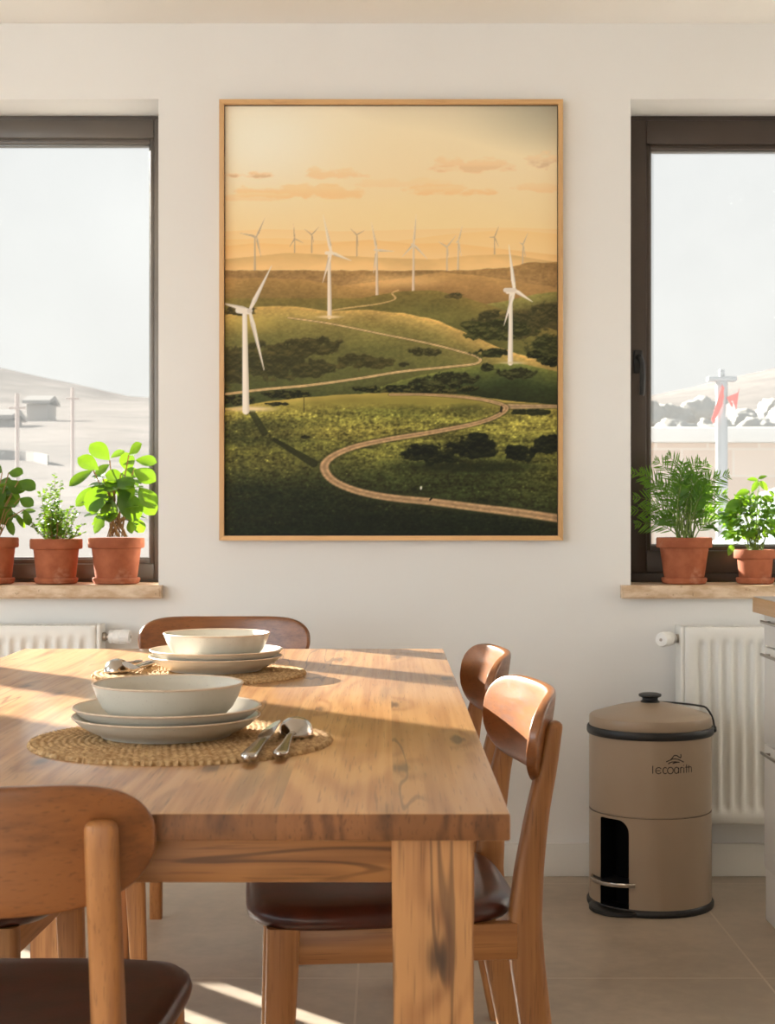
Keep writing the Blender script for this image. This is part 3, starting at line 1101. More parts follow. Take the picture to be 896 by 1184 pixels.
# rounded upper corner of the pedal opening (fillet patch), both sides
def fillet(tc, sgn, rt, rz):
    pts = []
    for k in range(9):
        a = PI / 2 * k / 8
        pts.append((tc - sgn * rt * (1 - math.sin(a)), ZO - rz * (1 - math.cos(a))))
    c = bm.verts.new(cyl(tc, BR, ZO))
    vsl = [bm.verts.new(cyl(a, BR, z)) for a, z in pts]
    for p, q in zip(vsl[:-1], vsl[1:]):
        bm.faces.new((c, p, q))
fillet(T1, 1, R(11.5), .034)
fillet(T0, -1, R(2.2), .006)
finish('lower_body', bm, M['bin'], bn, smooth=40)
bm = bmesh.new()
lathe(bm, [(BR - .003, .2578), (BR - .003, .2600), (BR, .2612), (BR, .30), (BR, .40), (BR, .463)], 120, cap=False)
finish('upper_body', bm, M['bin'], bn, smooth=40)
bm = bmesh.new()      # dark liner seen through the opening
rings = []
for z in (.012, .30):
    rings.append([cyl(a, BR - .05, z) for a in [2 * PI * i / 60 for i in range(60)]])
ring_bridge(bm, rings)
finish('liner', bm, M['black_in'], bn, smooth=40)
bm = bmesh.new()      # seam shadow gap ring + opening lining
for th in (T0, T1):
    q = [cyl(th, BR - .0005, .02), cyl(th, BR - .0005, ZO - .002), cyl(th, BR - .06, ZO - .002), cyl(th, BR - .06, .02)]
    bm.faces.new([bm.verts.new(p) for p in q])
for i in range(12):
    a, b = T0 + (T1 - T0) * i / 12, T0 + (T1 - T0) * (i + 1) / 12
    bm.faces.new([bm.verts.new(p) for p in (cyl(a, BR - .0008, ZO), cyl(b, BR - .0008, ZO), cyl(b, BR - .06, ZO), cyl(a, BR - .06, ZO))])
finish('opening_lining', bm, M['black_in'], bn, smooth=0)
bm = bmesh.new()
lathe(bm, [(.05, .0), (BR + .004, .0), (BR + .006, .004), (BR + .006, .013), (BR + .002, .019), (BR - .01, .019), (.05, .019)], 120)
finish('base_ring', bm, M['black'], bn, smooth=40)
bm = bmesh.new()
lathe(bm, [(BR - .01, .461), (BR + .004, .462), (BR + .0065, .467), (BR + .0065, .478), (BR + .004, .483), (BR - .01, .484)], 120, cap=False)
finish('rim_band', bm, M['black'], bn, smooth=40)
bm = bmesh.new()
lathe(bm, [(BR - .01, .482), (BR - .001, .4825), (BR, .485), (BR, .506), (BR - .002, .5105), (BR - .007, .5135), (.13, .522), (.08, .536), (.04, .544), (.005, .5465)], 120)
ld = finish('lid', bm, M['bin'], bn, smooth=30)
bm = bmesh.new()
lathe(bm, [(.005, .543), (.026, .543), (.026, .547), (.021, .551), (.021, .557), (.029, .560), (.031, .563), (.030, .567), (.022, .5695), (.004, .5705)], 40)
finish('knob', bm, M['black'], ld, smooth=40)
bm = bmesh.new()      # bail handle resting on the lid, right and back
pts = []
for k in range(25):
    f = k / 24
    a = R(83) + R(100) * f
    z = .478 + .048 * min(1, f * 4.5) ** .6 - (.048 * max(0, (f - .8) / .2) ** 1.5)
    rr = BR + .0075 - (.010 * math.sin(PI * f))
    pts.append(cyl(a, rr, z))
tube(bm, pts, .0028, 10)
bh = finish('bail_handle', bm, M['black'], bn, smooth=60)
for a in (R(83), R(183)):
    bm = bmesh.new()
    lathe(bm, [(.002, 0), (.009, 0), (.009, .006), (.006, .009), (.002, .009)], 20, axis_to(cyl(a, BR + .004, .474), cyl(a, 1, 0)))
    finish('pivot', bm, M['black'], bn)
# pedal: steel arc bar + black foot plate
bm = bmesh.new()
rings = []
tc = R(-50)
ctr = cyl(tc, BR - .056, 0)
for k in range(25):
    a = tc + R(-74) + R(136) * k / 24
    d = Vector((math.sin(a), -math.cos(a), 0))
    c_ = ctr + d * .083
    rings.append([c_ + d * .003 + Vector((0, 0, .078)), c_ + d * .004 + Vector((0, 0, .082)), c_ + d * .003 + Vector((0, 0, .088)), c_ - d * .003 + Vector((0, 0, .088)), c_ - d * .003 + Vector((0, 0, .078))])
ring_bridge(bm, rings)
pd = finish('pedal', bm, M['steel'], bn, smooth=40)
bm = bmesh.new()
top = [ctr + Vector((math.sin(a), -math.cos(a), 0)) * .080 for a in [tc + R(-90) + R(180) * k / 20 for k in range(21)]]
ring_bridge(bm, [[p + Vector((0, 0, .080)) for p in top], [p + Vector((0, 0, .087)) for p in top]])
finish('pedal_tread', bm, M['black'], pd, smooth=30)
bm = bmesh.new()
rings = []
for z, s in ((.0, .95), (.003, 1.0), (.012, 1.0), (.016, .93)):
    rings.append([cyl(tc, BR - .055, z) + Vector((math.sin(a), -math.cos(a), 0)) * .091 * s for a in [tc + R(-100) + R(200) * k / 30 for k in range(31)]])
ring_bridge(bm, rings)
finish('foot_plate', bm, M['black'], bn, smooth=40)
# printed mark and lettering, following the curve of the body
def strokes(name, polys, wid):
    bm = bmesh.new()
    cx, cy = 464.0, 390.0
    th0 = math.asin((766.3 - 751.5) / 71.5)
    for pts in polys:
        P = []
        for a, b in zip(pts[:-1], pts[1:]):
            for k in range(6):
                P.append((a[0] + (b[0] - a[0]) * k / 6, a[1] + (b[1] - a[1]) * k / 6))
        P.append(pts[-1])
        prev = None
        for i, (x, y) in enumerate(P):
            nx_, ny_ = P[min(i + 1, len(P) - 1)]
            px_, py_ = P[max(i - 1, 0)]
            d = Vector((nx_ - px_, ny_ - py_)).normalized()
            nrm = Vector((-d.y, d.x)) * wid
            pr = []
            for s in (-1, 1):
                qx, qy = x + nrm.x * s, y + nrm.y * s
                th = th0 + ((qx - cx) / 12.8) / 71.5
                z = .381 - ((qy - cy) / 12.8) * 4.06 / 1800
                pr.append(bm.verts.new(cyl(th, BR + .0006, z)))
            if prev:
                bm.faces.new((prev[0], prev[1], pr[1], pr[0]))
            prev = pr
    return finish(name, bm, M['ink'], bn, smooth=0)
def arc(cx, cy, rx, ry, a0, a1, n=16):
    return [(cx + rx * math.cos(R(a0 + (a1 - a0) * k / n)), cy - ry * math.sin(R(a0 + (a1 - a0) * k / n))) for k in range(n + 1)]
letters = [[(158, 292), (158, 408)],
           arc(243, 363, 42, 46, 30, 330) , [(215, 363), (270, 363)],
           arc(338, 363, 32, 46, 45, 315),
           arc(416, 363, 44, 48, 0, 360, 24),
           arc(510, 363, 34, 46, 0, 360, 22), [(545, 322), (545, 408)],
           [(576, 408), (576, 322)], arc(598, 352, 22, 28, 180, 50, 8),
           [(632, 325), (632, 408)], [(632, 288), (632, 300)],
           [(676, 285), (676, 408)], [(655, 326), (712, 326)],
           [(716, 300), (716, 408)], arc(742, 350, 26, 26, 180, 0, 10) + [(768, 408)]]
strokes('lettering', letters, 6.5)
mark = [[(352, 234), (400, 214), (440, 196), (480, 192), (530, 200), (580, 222), (630, 248)],
        [(420, 205), (450, 172), (470, 146), (495, 140), (525, 150), (555, 172), (575, 180), (583, 170), (580, 126)],
        [(386, 268), (400, 250), (440, 238), (490, 236), (560, 246)],
        [(450, 262), (480, 250), (540, 244)]]
strokes('emblem', mark, 7.5)

# ------------------------------------------------------------------ radiators
def make_radiator(label, x0, x1, z0, z1, valve_side, head_dir):
    root = thing('radiator', label, 'radiator', (0, 0, 0), 0, 'white panel radiators under the windows')
    yf, yb = 4.415, 4.505
    def panel(nm, yfront, yback, sgn):
        bm = bmesh.new()
        pitch = .0333
        W = x1 - x0 - .024
        xa = x0 + .012
        n = int((W - .03) / pitch)
        off = (W - n * pitch) / 2
        # column positions: flute profile per pitch
        xs = [0, .004]
        prof = []
        for k in range(n):
            b = off + k * pitch
            xs += [b + pitch * q for q in (.10, .22, .34, .5, .66, .78, .90)]
        xs += [W - .004, W]
        zs = [z0, z0 + .004, z0 + .030, z0 + .042, z0 + .052, z0 + .06, z0 + .2, (z0 + z1) / 2, z1 - .2, z1 - .055, z1 - .048, z1 - .038, z1 - .026, z1 - .004, z1]
        def depth(x, z):
            if x <= off or x >= W - off:
                return 0
            f = ((x - off) / pitch) % 1
            g = smoothstep(.12, .33, f) * (1 - smoothstep(.67, .88, f))
            e = smoothstep(z0 + .036, z0 + .056, z) * (1 - smoothstep(z1 - .052, z1 - .032, z))
            return g * e * .0085
        G = []
        for i, x in enumerate(xs):
            edge = .004 if i in (0, len(xs) - 1) else 0
            col = []
            for j, z in enumerate(zs):
                ed = .004 if (j in (0, len(zs) - 1) or edge) else 0
                col.append(bm.verts.new((xa + x, yfront + sgn * (ed + depth(x, z)), z)))
            G.append(col)
        for a, b in zip(G[:-1], G[1:]):
            for j in range(len(zs) - 1):
                bm.faces.new((a[j], b[j], b[j + 1], a[j + 1]))
        loop = [c[0] for c in G] + G[-1][1:] + [c[-1] for c in G[::-1]][1:] + G[0][::-1][1:-1]
        back = [bm.verts.new((v.co.x, yback, v.co.z)) for v in loop]
        for i in range(len(loop)):
            j = (i + 1) % len(loop)
            bm.faces.new((loop[i], loop[j], back[j], back[i]))
        bm.faces.new(back)
        finish(nm, bm, M['white_metal'], root, smooth=50)
    panel('front_panel', yf, yf + .016, 1)
    panel('rear_panel', yb, yb - .016, -1)
    for sx in (x0, x1 - .012):
        bm = bmesh.new(); box(bm, sx, sx + .012, yf + .004, yb - .002, z0 + .004, z1 + .002, .004, 3)
        finish('end_cover', bm, M['white_metal'], root)
    bm = bmesh.new()      # top grille: side strips with slots between
    n = int((x1 - x0 - .03) / .011)
    for k in range(n):
        x = x0 + .015 + k * .011
        box(bm, x, x + .006, yf + .016, yb - .016, z1 - .004, z1 - .001)
    box(bm, x0 + .01, x1 - .01, yf + .013, yf + .021, z1 - .006, z1, .001)
    box(bm, x0 + .01, x1 - .01, yb - .021, yb - .013, z1 - .006, z1, .001)
    finish('top_grille', bm, M['white_metal'], root, smooth=0)
    bm = bmesh.new()      # convector fins hide the see-through gap
    for k in range(n // 2):
        x = x0 + .02 + k * .022
        box(bm, x, x + .001, yf + .018, yb - .018, z0 + .02, z1 - .02)
    finish('fins', bm, M['white_metal'], root, smooth=0)
    # thermostat valve
    zx = z1 - .035
    xv = x0 if valve_side < 0 else x1
    d = Vector(head_dir).normalized()
    p0 = Vector((xv, (yf + yb) / 2 - .005, zx))
    bm = bmesh.new()
    lathe(bm, [(.002, -.004), (.013, -.004), (.013, .010), (.009, .012), (.009, .020), (.012, .021), (.012, .028), (.002, .028)], 20, axis_to(p0, (valve_side, 0, 0)))
    finish('valve_body', bm, M['chrome'], root)
    bm = bmesh.new()
    p1 = p0 + Vector((valve_side * .020, 0, 0))
    prof = [(.004, 0), (.0185, .0), (.0195, .002), (.0195, .012), (.0185, .013), (.0185, .015), (.0205, .016), (.0205, .030), (.0195, .031), (.0195, .033), (.021, .034), (.0208, .052), (.0185, .059), (.010, .061), (.003, .061)]
    lathe(bm, prof, 40, axis_to(p1, d))
    th = finish('thermostat_head', bm, M['white_plastic'], root, smooth=30)
    bm = bmesh.new()
    for k in range(20):
        a = 2 * PI * k / 20
        mtx = axis_to(p1, d)
        q = mtx @ Vector((.0207 * math.cos(a), .0207 * math.sin(a), .036))
        q2 = mtx @ Vector((.0207 * math.cos(a), .0207 * math.sin(a), .051))
        tube(bm, [q, (q + q2) / 2, q2], .0011, 6)
    finish('grip_ridges', bm, M['white_plastic'], th)
    bm = bmesh.new()
    mtx = axis_to(p1, d)
    lathe(bm, [(.001, .0605), (.0045, .0605), (.0045, .0625), (.001, .0625)], 16, mtx)
    finish('end_cap', bm, M['chrome'], th)
    for bx_ in (x0 + .12, x1 - .12):
        bm = bmesh.new(); box(bm, bx_ - .012, bx_ + .012, yb - .004, YW, z1 - .12, z1 - .06, .002)
        box(bm, bx_ - .012, bx_ + .012, yb - .004, YW, z0 + .06, z0 + .12, .002)
        finish('wall_bracket', bm, M['white_metal'], root)
    return root
make_radiator('white panel radiator under the left window, thermostat on its right end', -1.27, -.815, .173, .738, 1, (1, -.10, 0))
make_radiator('white panel radiator behind the pedal bin, thermostat on its left end', .832, 1.75, .173, .733, -1, (-.62, -.78, 0))

# ------------------------------------------------------------------ kitchen unit at the right edge
kc = thing('kitchen_cabinet', 'white kitchen drawer unit at right edge of the photo', 'cabinet', (0, 0, 0))
CX, CY0, CY1 = .981, 3.46, 4.055
bm = bmesh.new(); box(bm, CX + .02, 1.56, CY0, CY1, .135, .798, .001)
finish('carcass', bm, M['cabinet'], kc)
bm = bmesh.new(); box(bm, CX + .004, 1.54, CY0, CY1 - .001, 0, .134, .001)
finish('plinth', bm, M['cabinet'], kc)
for z0, z1, hz_ in ((.714, .792, .777), (.46, .710, .692), (.137, .456, .438)):
    bm = bmesh.new(); box(bm, CX, CX + .019, CY0 + .002, CY1 - .001, z0, z1, .0015)
    dr = finish('drawer', bm, M['cabinet'], kc)
    bm = bmesh.new()
    box(bm, CX - .018, CX - .012, CY0 + .05, CY1 - .028, hz_ - .004, hz_ + .004, .002)
    for yy in (CY0 + .09, CY1 - .06):
        box(bm, CX - .014, CX + .001, yy - .004, yy + .004, hz_ - .003, hz_ + .003, .001)
    finish('drawer_handle', bm, M['chrome'], dr)
wk = thing('worktop', 'oak-edged kitchen worktop on the white drawer unit at right', 'worktop', (0, 0, 0))
bm = bmesh.new(); box(bm, .953, 1.60, CY0 - .02, CY1 + .01, .799, .838, .002)
finish('oak_slab', bm, M['worktop'], wk)
M['laminate'] = plain('pale_worktop_surface', lin(200, 200, 200), .3)
bm = bmesh.new(); box(bm, .956, 1.60, CY0 - .02, CY1 + .007, .838, .8400, .0005)
finish('top_surface', bm, M['laminate'], wk)

# ------------------------------------------------------------------ plants
def make_pot(root, rt, rb, h, saucer, rim_h=.03):
    w = .008
    bm = bmesh.new()
    z0 = .004
    lathe(bm, [(.002, z0), (rb, z0), (rb + .002, z0 + .004), (rt - .0105, h - rim_h), (rt - .008, h - rim_h - .0005), (rt - .0015, h - rim_h + .001), (rt, h - rim_h + .005),
               (rt, h - .004), (rt - .002, h), (rt - w, h - .001), (rt - w - .004, h - .02), (rt - w - .006, h - .022), (.002, h - .022)], 72)
    finish('pot', bm, M['terracotta'], root, smooth=40)
    bm = bmesh.new()
    lathe(bm, [(.002, 0), (saucer - .010, 0), (saucer - .004, .002), (saucer, .012), (saucer, .0165), (saucer - .003, .019), (saucer - .007, .0175), (saucer - .011, .006), (.002, .005)], 72)
    finish('saucer', bm, M['terracotta'], root, smooth=40)
    bm = bmesh.new()
    n = 40
    rings = []
    for k in range(8):
        r = (rt - w - .0035) * (1 - k / 8)
        rings.append([Vector((r * math.cos(2 * PI * i / n), r * math.sin(2 * PI * i / n), h - .018 + .010 * (k / 8) + .004 * mnoise.noise(Vector((r * 90 * math.cos(2 * PI * i / n), r * 90 * math.sin(2 * PI * i / n), 2))))) for i in range(n)])
    ring_bridge(bm, rings, False, True)
    finish('soil', bm, M['soil'], root, smooth=60)

def add_leaf(bm, base, tip, width, nrm, droop=.12, cup=.18, shape='ovate', nl=7, twist=0.0):
    base, tip = Vector(base), Vector(tip)
    ax = tip - base
    L = ax.length
    if L < 1e-5:
        return
    ax.normalize()
    n = Vector(nrm)
    n = (n - ax * n.dot(ax))
    if n.length < 1e-4:
        n = ax.orthogonal()
    n.normalize()
    s = ax.cross(n).normalized()
    cols = (-1, -.5, 0, .5, 1)
    G = []
    for i in range(nl + 1):
        f = i / nl
        if shape == 'ovate':
            w = math.sin(PI * f ** .8) ** .75 * (1 if f < 1 else 0)
        elif shape == 'obovate':
            w = math.sin(PI * f ** 1.35) ** .62
        else:
            w = math.sin(PI * (.06 + .94 * f)) ** .8
        w = max(w, .03) * width / 2
        c = base + ax * (L * f) - n * (droop * L * (f * f - f * .2))
        G.append([bm.verts.new(c + s * (w * q) + n * (cup * w * abs(q) ** 1.5)) for q in cols])
    for a, b in zip(G[:-1], G[1:]):
        for k in range(4):
            bm.faces.new((a[k], a[k + 1], b[k + 1], b[k]))

def finish_leaves(bm, mat, root, nm='foliage'):
    me_o = finish(nm, bm, mat, root, smooth=80)
    return me_o

YP = 4.612
def plant_root(label, px, group='potted plants on the window sills'):
    x = (px - 448) * YP / 1800
    return thing('potted_plant', label, 'plant', (x, YP, SILL_Z + .0005), 0, group)

# --- big broad-leaved plant (left window, right pot)
def px_local(root, px, py, dy=0.0):
    D = YP + dy
    return Vector(((px - 448) * D / 1800 - root.location.x, dy, 1.06 - (py - 592) * D / 1800 - root.location.z))

r3 = plant_root('lush broad-leaved plant in terracotta pot, rightmost on the left sill', 134.5)
make_pot(r3, .083, .058, .136, .070)
rng = random.Random(11)
bm = bmesh.new(); bs = bmesh.new()
zl = lambda q: (q[0] / 3.945, 480 + q[1] / 3.945)
LEAVES = [((500, 205), (412, 128), 84), ((450, 250), (356, 190), 78), ((425, 250), (312, 318), 62), ((505, 195), (568, 158), 36), ((588, 182), (640, 130), 50),
          ((618, 205), (714, 212), 62), ((590, 262), (572, 168), 66), ((500, 225), (425, 288), 60), ((610, 250), (708, 298), 72), ((455, 318), (342, 412), 62),
          ((485, 315), (398, 435), 92), ((500, 370), (498, 490), 76), ((540, 335), (632, 478), 108), ((635, 330), (706, 420), 78), ((650, 380), (706, 452), 70),
          ((485, 440), (428, 538), 44), ((455, 445), (452, 518), 56), ((605, 462), (655, 538), 54), ((590, 478), (600, 536), 36), ((570, 290), (480, 268), 66),
          ((520, 300), (610, 320), 80), ((470, 290), (520, 370), 80), ((600, 300), (560, 400), 84), ((550, 270), (640, 260), 54), ((440, 360), (420, 450), 60)]
cpt = px_local(r3, 134.5, 616)
for i, (b, t_, w) in enumerate(LEAVES):
    d0 = rng.uniform(-.045, .045)
    d1 = d0 + rng.uniform(-.045, .03)
    bp = px_local(r3, *zl(b), d0); tp = px_local(r3, *zl(t_), d1)
    add_leaf(bm, bp, tp, w / 3.945 * YP / 1800 * 1.08, (rng.uniform(-.35, .35), -1.0, .55 + rng.uniform(-.2, .35)), .10, .16, 'obovate', 9)
    mid = cpt.lerp(bp, .5) + Vector((0, 0, .02))
    if i % 2 == 0 or i > 14:
        tube(bs, [cpt + Vector((rng.uniform(-.032, .032), rng.uniform(-.025, .025), -.012)), mid, bp], .0019, 6)
for i in range(58):
    a = rng.uniform(0, 2 * PI)
    rr = rng.uniform(.01, .07)
    z = rng.uniform(.195, .315)
    bp = Vector((rr * math.cos(a) * .9, rr * math.sin(a) * .7 + .005, z))
    d = Vector((math.cos(a), math.sin(a) * .6, rng.uniform(-.5, .35))).normalized()
    tp = bp + d * rng.uniform(.035, .058)
    if tp.x > .115: tp.x = .115
    add_leaf(bm, bp, tp, rng.uniform(.026, .042), (d.x * .3, d.y * .3 - .2, 1), .2, .15, 'obovate')
    if i % 5 == 0:
        tube(bs, [cpt + Vector((rng.uniform(-.03, .03), rng.uniform(-.02, .02), -.012)), cpt.lerp(bp, .6) + Vector((0, 0, .01)), bp], .0014, 5)
finish_leaves(bm, M['leaf_broad'], r3)
finish('stems', bs, M['stem_brown'], r3)

# --- similar plant cut by the left edge of the frame
r1 = plant_root('broad-leaved plant in terracotta pot, leftmost and cut by the frame edge', -9)
make_pot(r1, .077, .054, .137, .066)
bm = bmesh.new(); bs = bmesh.new()
rng = random.Random(4)
zl2 = [((40, 262), (102, 262), 52), ((85, 300), (162, 335), 60), ((60, 350), (120, 330), 44), ((90, 380), (150, 410), 50), ((60, 440), (118, 515), 26), ((110, 430), (135, 505), 36),
       ((30, 460), (60, 545), 34), ((10, 260), (-30, 235), 50), ((0, 300), (50, 330), 70), ((20, 330), (70, 420), 80), ((-20, 380), (40, 500), 80), ((-40, 320), (10, 400), 70), ((30, 300), (100, 350), 60)]
cpt = Vector((0, 0, .125))
for b, t_, w in zl2:
    d0 = rng.uniform(-.04, .04)
    bp = px_local(r1, *zl(b), d0); tp = px_local(r1, *zl(t_), d0 + rng.uniform(-.03, .03))
    add_leaf(bm, bp, tp, w / 3.945 * YP / 1800 * 1.1, (rng.uniform(-.3, .3), -1, .6), .12, .16, 'obovate', 9)
    tube(bs, [cpt + Vector((rng.uniform(-.02, .02), 0, 0)), cpt.lerp(bp, .5) + Vector((0, 0, .02)), bp], .0016, 6)
for i in range(60):
    a = rng.uniform(0, 2 * PI); rr = rng.uniform(.01, .085); z = rng.uniform(.17, .30)
    bp = Vector((rr * math.cos(a), rr * math.sin(a) * .75, z))
    d = Vector((math.cos(a), math.sin(a) * .7, rng.uniform(-.4, .4))).normalized()
    add_leaf(bm, bp, bp + d * rng.uniform(.03, .052), rng.uniform(.024, .038), (d.x * .3, -.4, 1), .2, .15, 'obovate')
    if i % 4 == 0:
        tube(bs, [cpt + Vector((rng.uniform(-.03, .03), rng.uniform(-.02, .02), 0)), cpt.lerp(bp, .6) + Vector((0, 0, .01)), bp], .0014, 5)
finish_leaves(bm, M['leaf_broad'], r1)
finish('stems', bs, M['stem_brown'], r1)

# --- small-leaved herb bush (thyme-like)
r2 = plant_root('small-leaved herb bush in terracotta pot, middle of the left sill', 65)
make_pot(r2, .077, .054, .133, .064)
bm = bmesh.new(); bs = bmesh.new()
rng = random.Random(9)
cpt = Vector((0, 0, .118))
tips = []
for i in range(46):
    a = rng.uniform(0, 2 * PI)
    q = rng.uniform(.05, 1) ** .6
    x = q * .084 * math.cos(a)
    z = .135 + rng.uniform(.02, .125) * (1.02 - .55 * q * q)
    if x < .01:
        z += .018
    tips.append(Vector((x - .002, q * .06 * math.sin(a), z)))
tips += [px_local(r2, 63, 546, 0), px_local(r2, 70, 556, .01), px_local(r2, 58, 560, -.01), px_local(r2, 47, 570, 0), px_local(r2, 52, 566, .02), px_local(r2, 90, 592, 0), px_local(r2, 96, 606, 0)]
for tp in tips:
    st = cpt + Vector((tp.x * .25 + rng.uniform(-.006, .006), tp.y * .25, 0))
    md = st.lerp(tp, .55) + Vector((tp.x * .12, 0, .008))
    tube(bs, [st, md, tp], .0009, 5, lambda f: 1.3 - f)
    Ls = (tp - st).length
    nn_ = max(5, int(Ls / .0085))
    for k in range(nn_ + 1):
        f = .22 + .78 * k / nn_
        c = (st * (1 - f) + md * f) * (1 - f) + (md * (1 - f) + tp * f) * f
        for s in (0, 1):
            aa = rng.uniform(0, 2 * PI)
            d = Vector((math.cos(aa), math.sin(aa), rng.uniform(-.1, .8))).normalized()
            add_leaf(bm, c, c + d * rng.uniform(.008, .015), rng.uniform(.006, .010), (rng.uniform(-.4, .4), -.7, .8), .1, .1, 'ovate', 3)
finish_leaves(bm, M['leaf_herb'], r2)
finish('stems', bs, M['stem_brown'], r2)

# --- parlour palm (right window)
r4 = plant_root('feathery palm in terracotta pot on the right sill', 791)
make_pot(r4, .082, .055, .137, .067)
bm = bmesh.new(); bs = bmesh.new()
rng = random.Random(21)
FR = []
for tx, ty in ((772, 527), (758, 533), (741, 546), (730, 546), (733, 575), (731, 590), (736, 606), (808, 533), (817, 536), (829, 551), (841, 549), (838, 572), (833, 592), (790, 536), (780, 550), (800, 552), (765, 560), (815, 570), (750, 585), (822, 585), (785, 560), (760, 600), (824, 606), (795, 545), (748, 560), (812, 552)):
    FR.append((tx, ty, rng.uniform(-.055, .06)))
for i in range(9):
    FR.append((rng.uniform(748, 832), rng.uniform(552, 600), rng.uniform(-.07, .07)))
def inside_reveal(p, root):
    wx = p.x + root.location.x
    return wx > W2[0] + .012
for tx, ty, dy in FR:
    tip = px_local(r4, tx, ty, dy)
    st = Vector((rng.uniform(-.03, .03), rng.uniform(-.025, .025), .118))
    up = st + Vector((tip.x * .32, tip.y * .4, (tip.z - st.z) * .75 + .03))
    P = []
    for k in range(13):
        f = k / 12
        P.append((st * (1 - f) + up * f) * (1 - f) + (up * (1 - f) + tip * f) * f)
    tube(bs, P, .0017, 6, lambda f: 1.25 - f)
    for k in range(4, 13):
        f = k / 12
        c = P[k]
        d = (P[min(k + 1, 12)] - P[k - 1]).normalized()
        side = d.cross(Vector((0, -1, .25))).normalized()
        for s in (-1, 1):
            for half in ((0, .5) if k < 12 and k % 2 else (0,)):
                cc = c.lerp(P[min(k + 1, 12)], half)
                L = .050 * math.sin(PI * (.22 + .70 * (f - .33) / .67)) * rng.uniform(.8, 1.1)
                ld = (d * .80 + side * s * .75 + Vector((0, 0, -.12))).normalized()
                e = cc + ld * L
                if not inside_reveal(e, r4):
                    e.x = W2[0] + .014 - r4.location.x
                add_leaf(bm, cc, e, .0042, (0, -1, .4), .14, .05, 'lance', 4)
finish_leaves(bm, M['leaf_palm'], r4)
finish('stems', bs, M['stem_green'], r4)

# --- bushy basil/mint cut by the right edge
r5 = plant_root('bushy bright green herb in a small pot, rightmost on the right sill', 873)
make_pot(r5, .0625, .044, .101, .056, .026)
bm = bmesh.new(); bs = bmesh.new()
rng = random.Random(33)
cpt = Vector((0, 0, .09))
for i in range(430):
    a = rng.uniform(0, 2 * PI); e = rng.uniform(-.55, 1.0)
    q = rng.uniform(.45, 1) ** .5
    ce = math.sqrt(max(0, 1 - e * e))
    p = Vector((.092 * q * ce * math.cos(a), .07 * q * ce * math.sin(a), .178 + .078 * q * e))
    out = Vector((ce * math.cos(a), ce * math.sin(a), e * .6 + .1)).normalized()
    d = (out + Vector((rng.uniform(-.6, .6), rng.uniform(-.6, .6), rng.uniform(-.7, .2)))).normalized()
    add_leaf(bm, p, p + d * rng.uniform(.018, .030), rng.uniform(.013, .021), out + Vector((0, -.3, .4)), .25, .15, 'ovate', 5)
    if i % 12 == 0:
        tube(bs, [cpt + Vector((rng.uniform(-.02, .02), rng.uniform(-.02, .02), 0)), cpt.lerp(p, .5) + Vector((0, 0, .01)), p], .0011, 5)
zr = lambda q: (680 + q[0] / 3.944, 480 + q[1] / 3.944)
for b, t_, w in (((775, 295), (726, 290), 22), ((775, 300), (745, 350), 24), ((780, 300), (822, 345), 30), ((775, 290), (815, 275), 18), ((735, 345), (675, 362), 34), ((690, 385), (622, 440), 44), ((850, 370), (825, 345), 26), ((790, 380), (850, 385), 40), ((740, 370), (680, 385), 24), ((700, 420), (610, 470), 40), ((660, 590), (640, 640), 26)):
    d0 = rng.uniform(-.04, .02)
    bp, tp = px_local(r5, *zr(b), d0), px_local(r5, *zr(t_), d0 - .01)
    add_leaf(bm, bp, tp, w / 3.944 * YP / 1800 * 1.15, (0, -1, .8), .15, .15, 'ovate', 7)
    tube(bs, [cpt, cpt.lerp(bp, .5) + Vector((0, 0, .02)), bp], .0012, 5)
finish_leaves(bm, M['leaf_mint'], r5)
finish('stems', bs, M['stem_green'], r5)

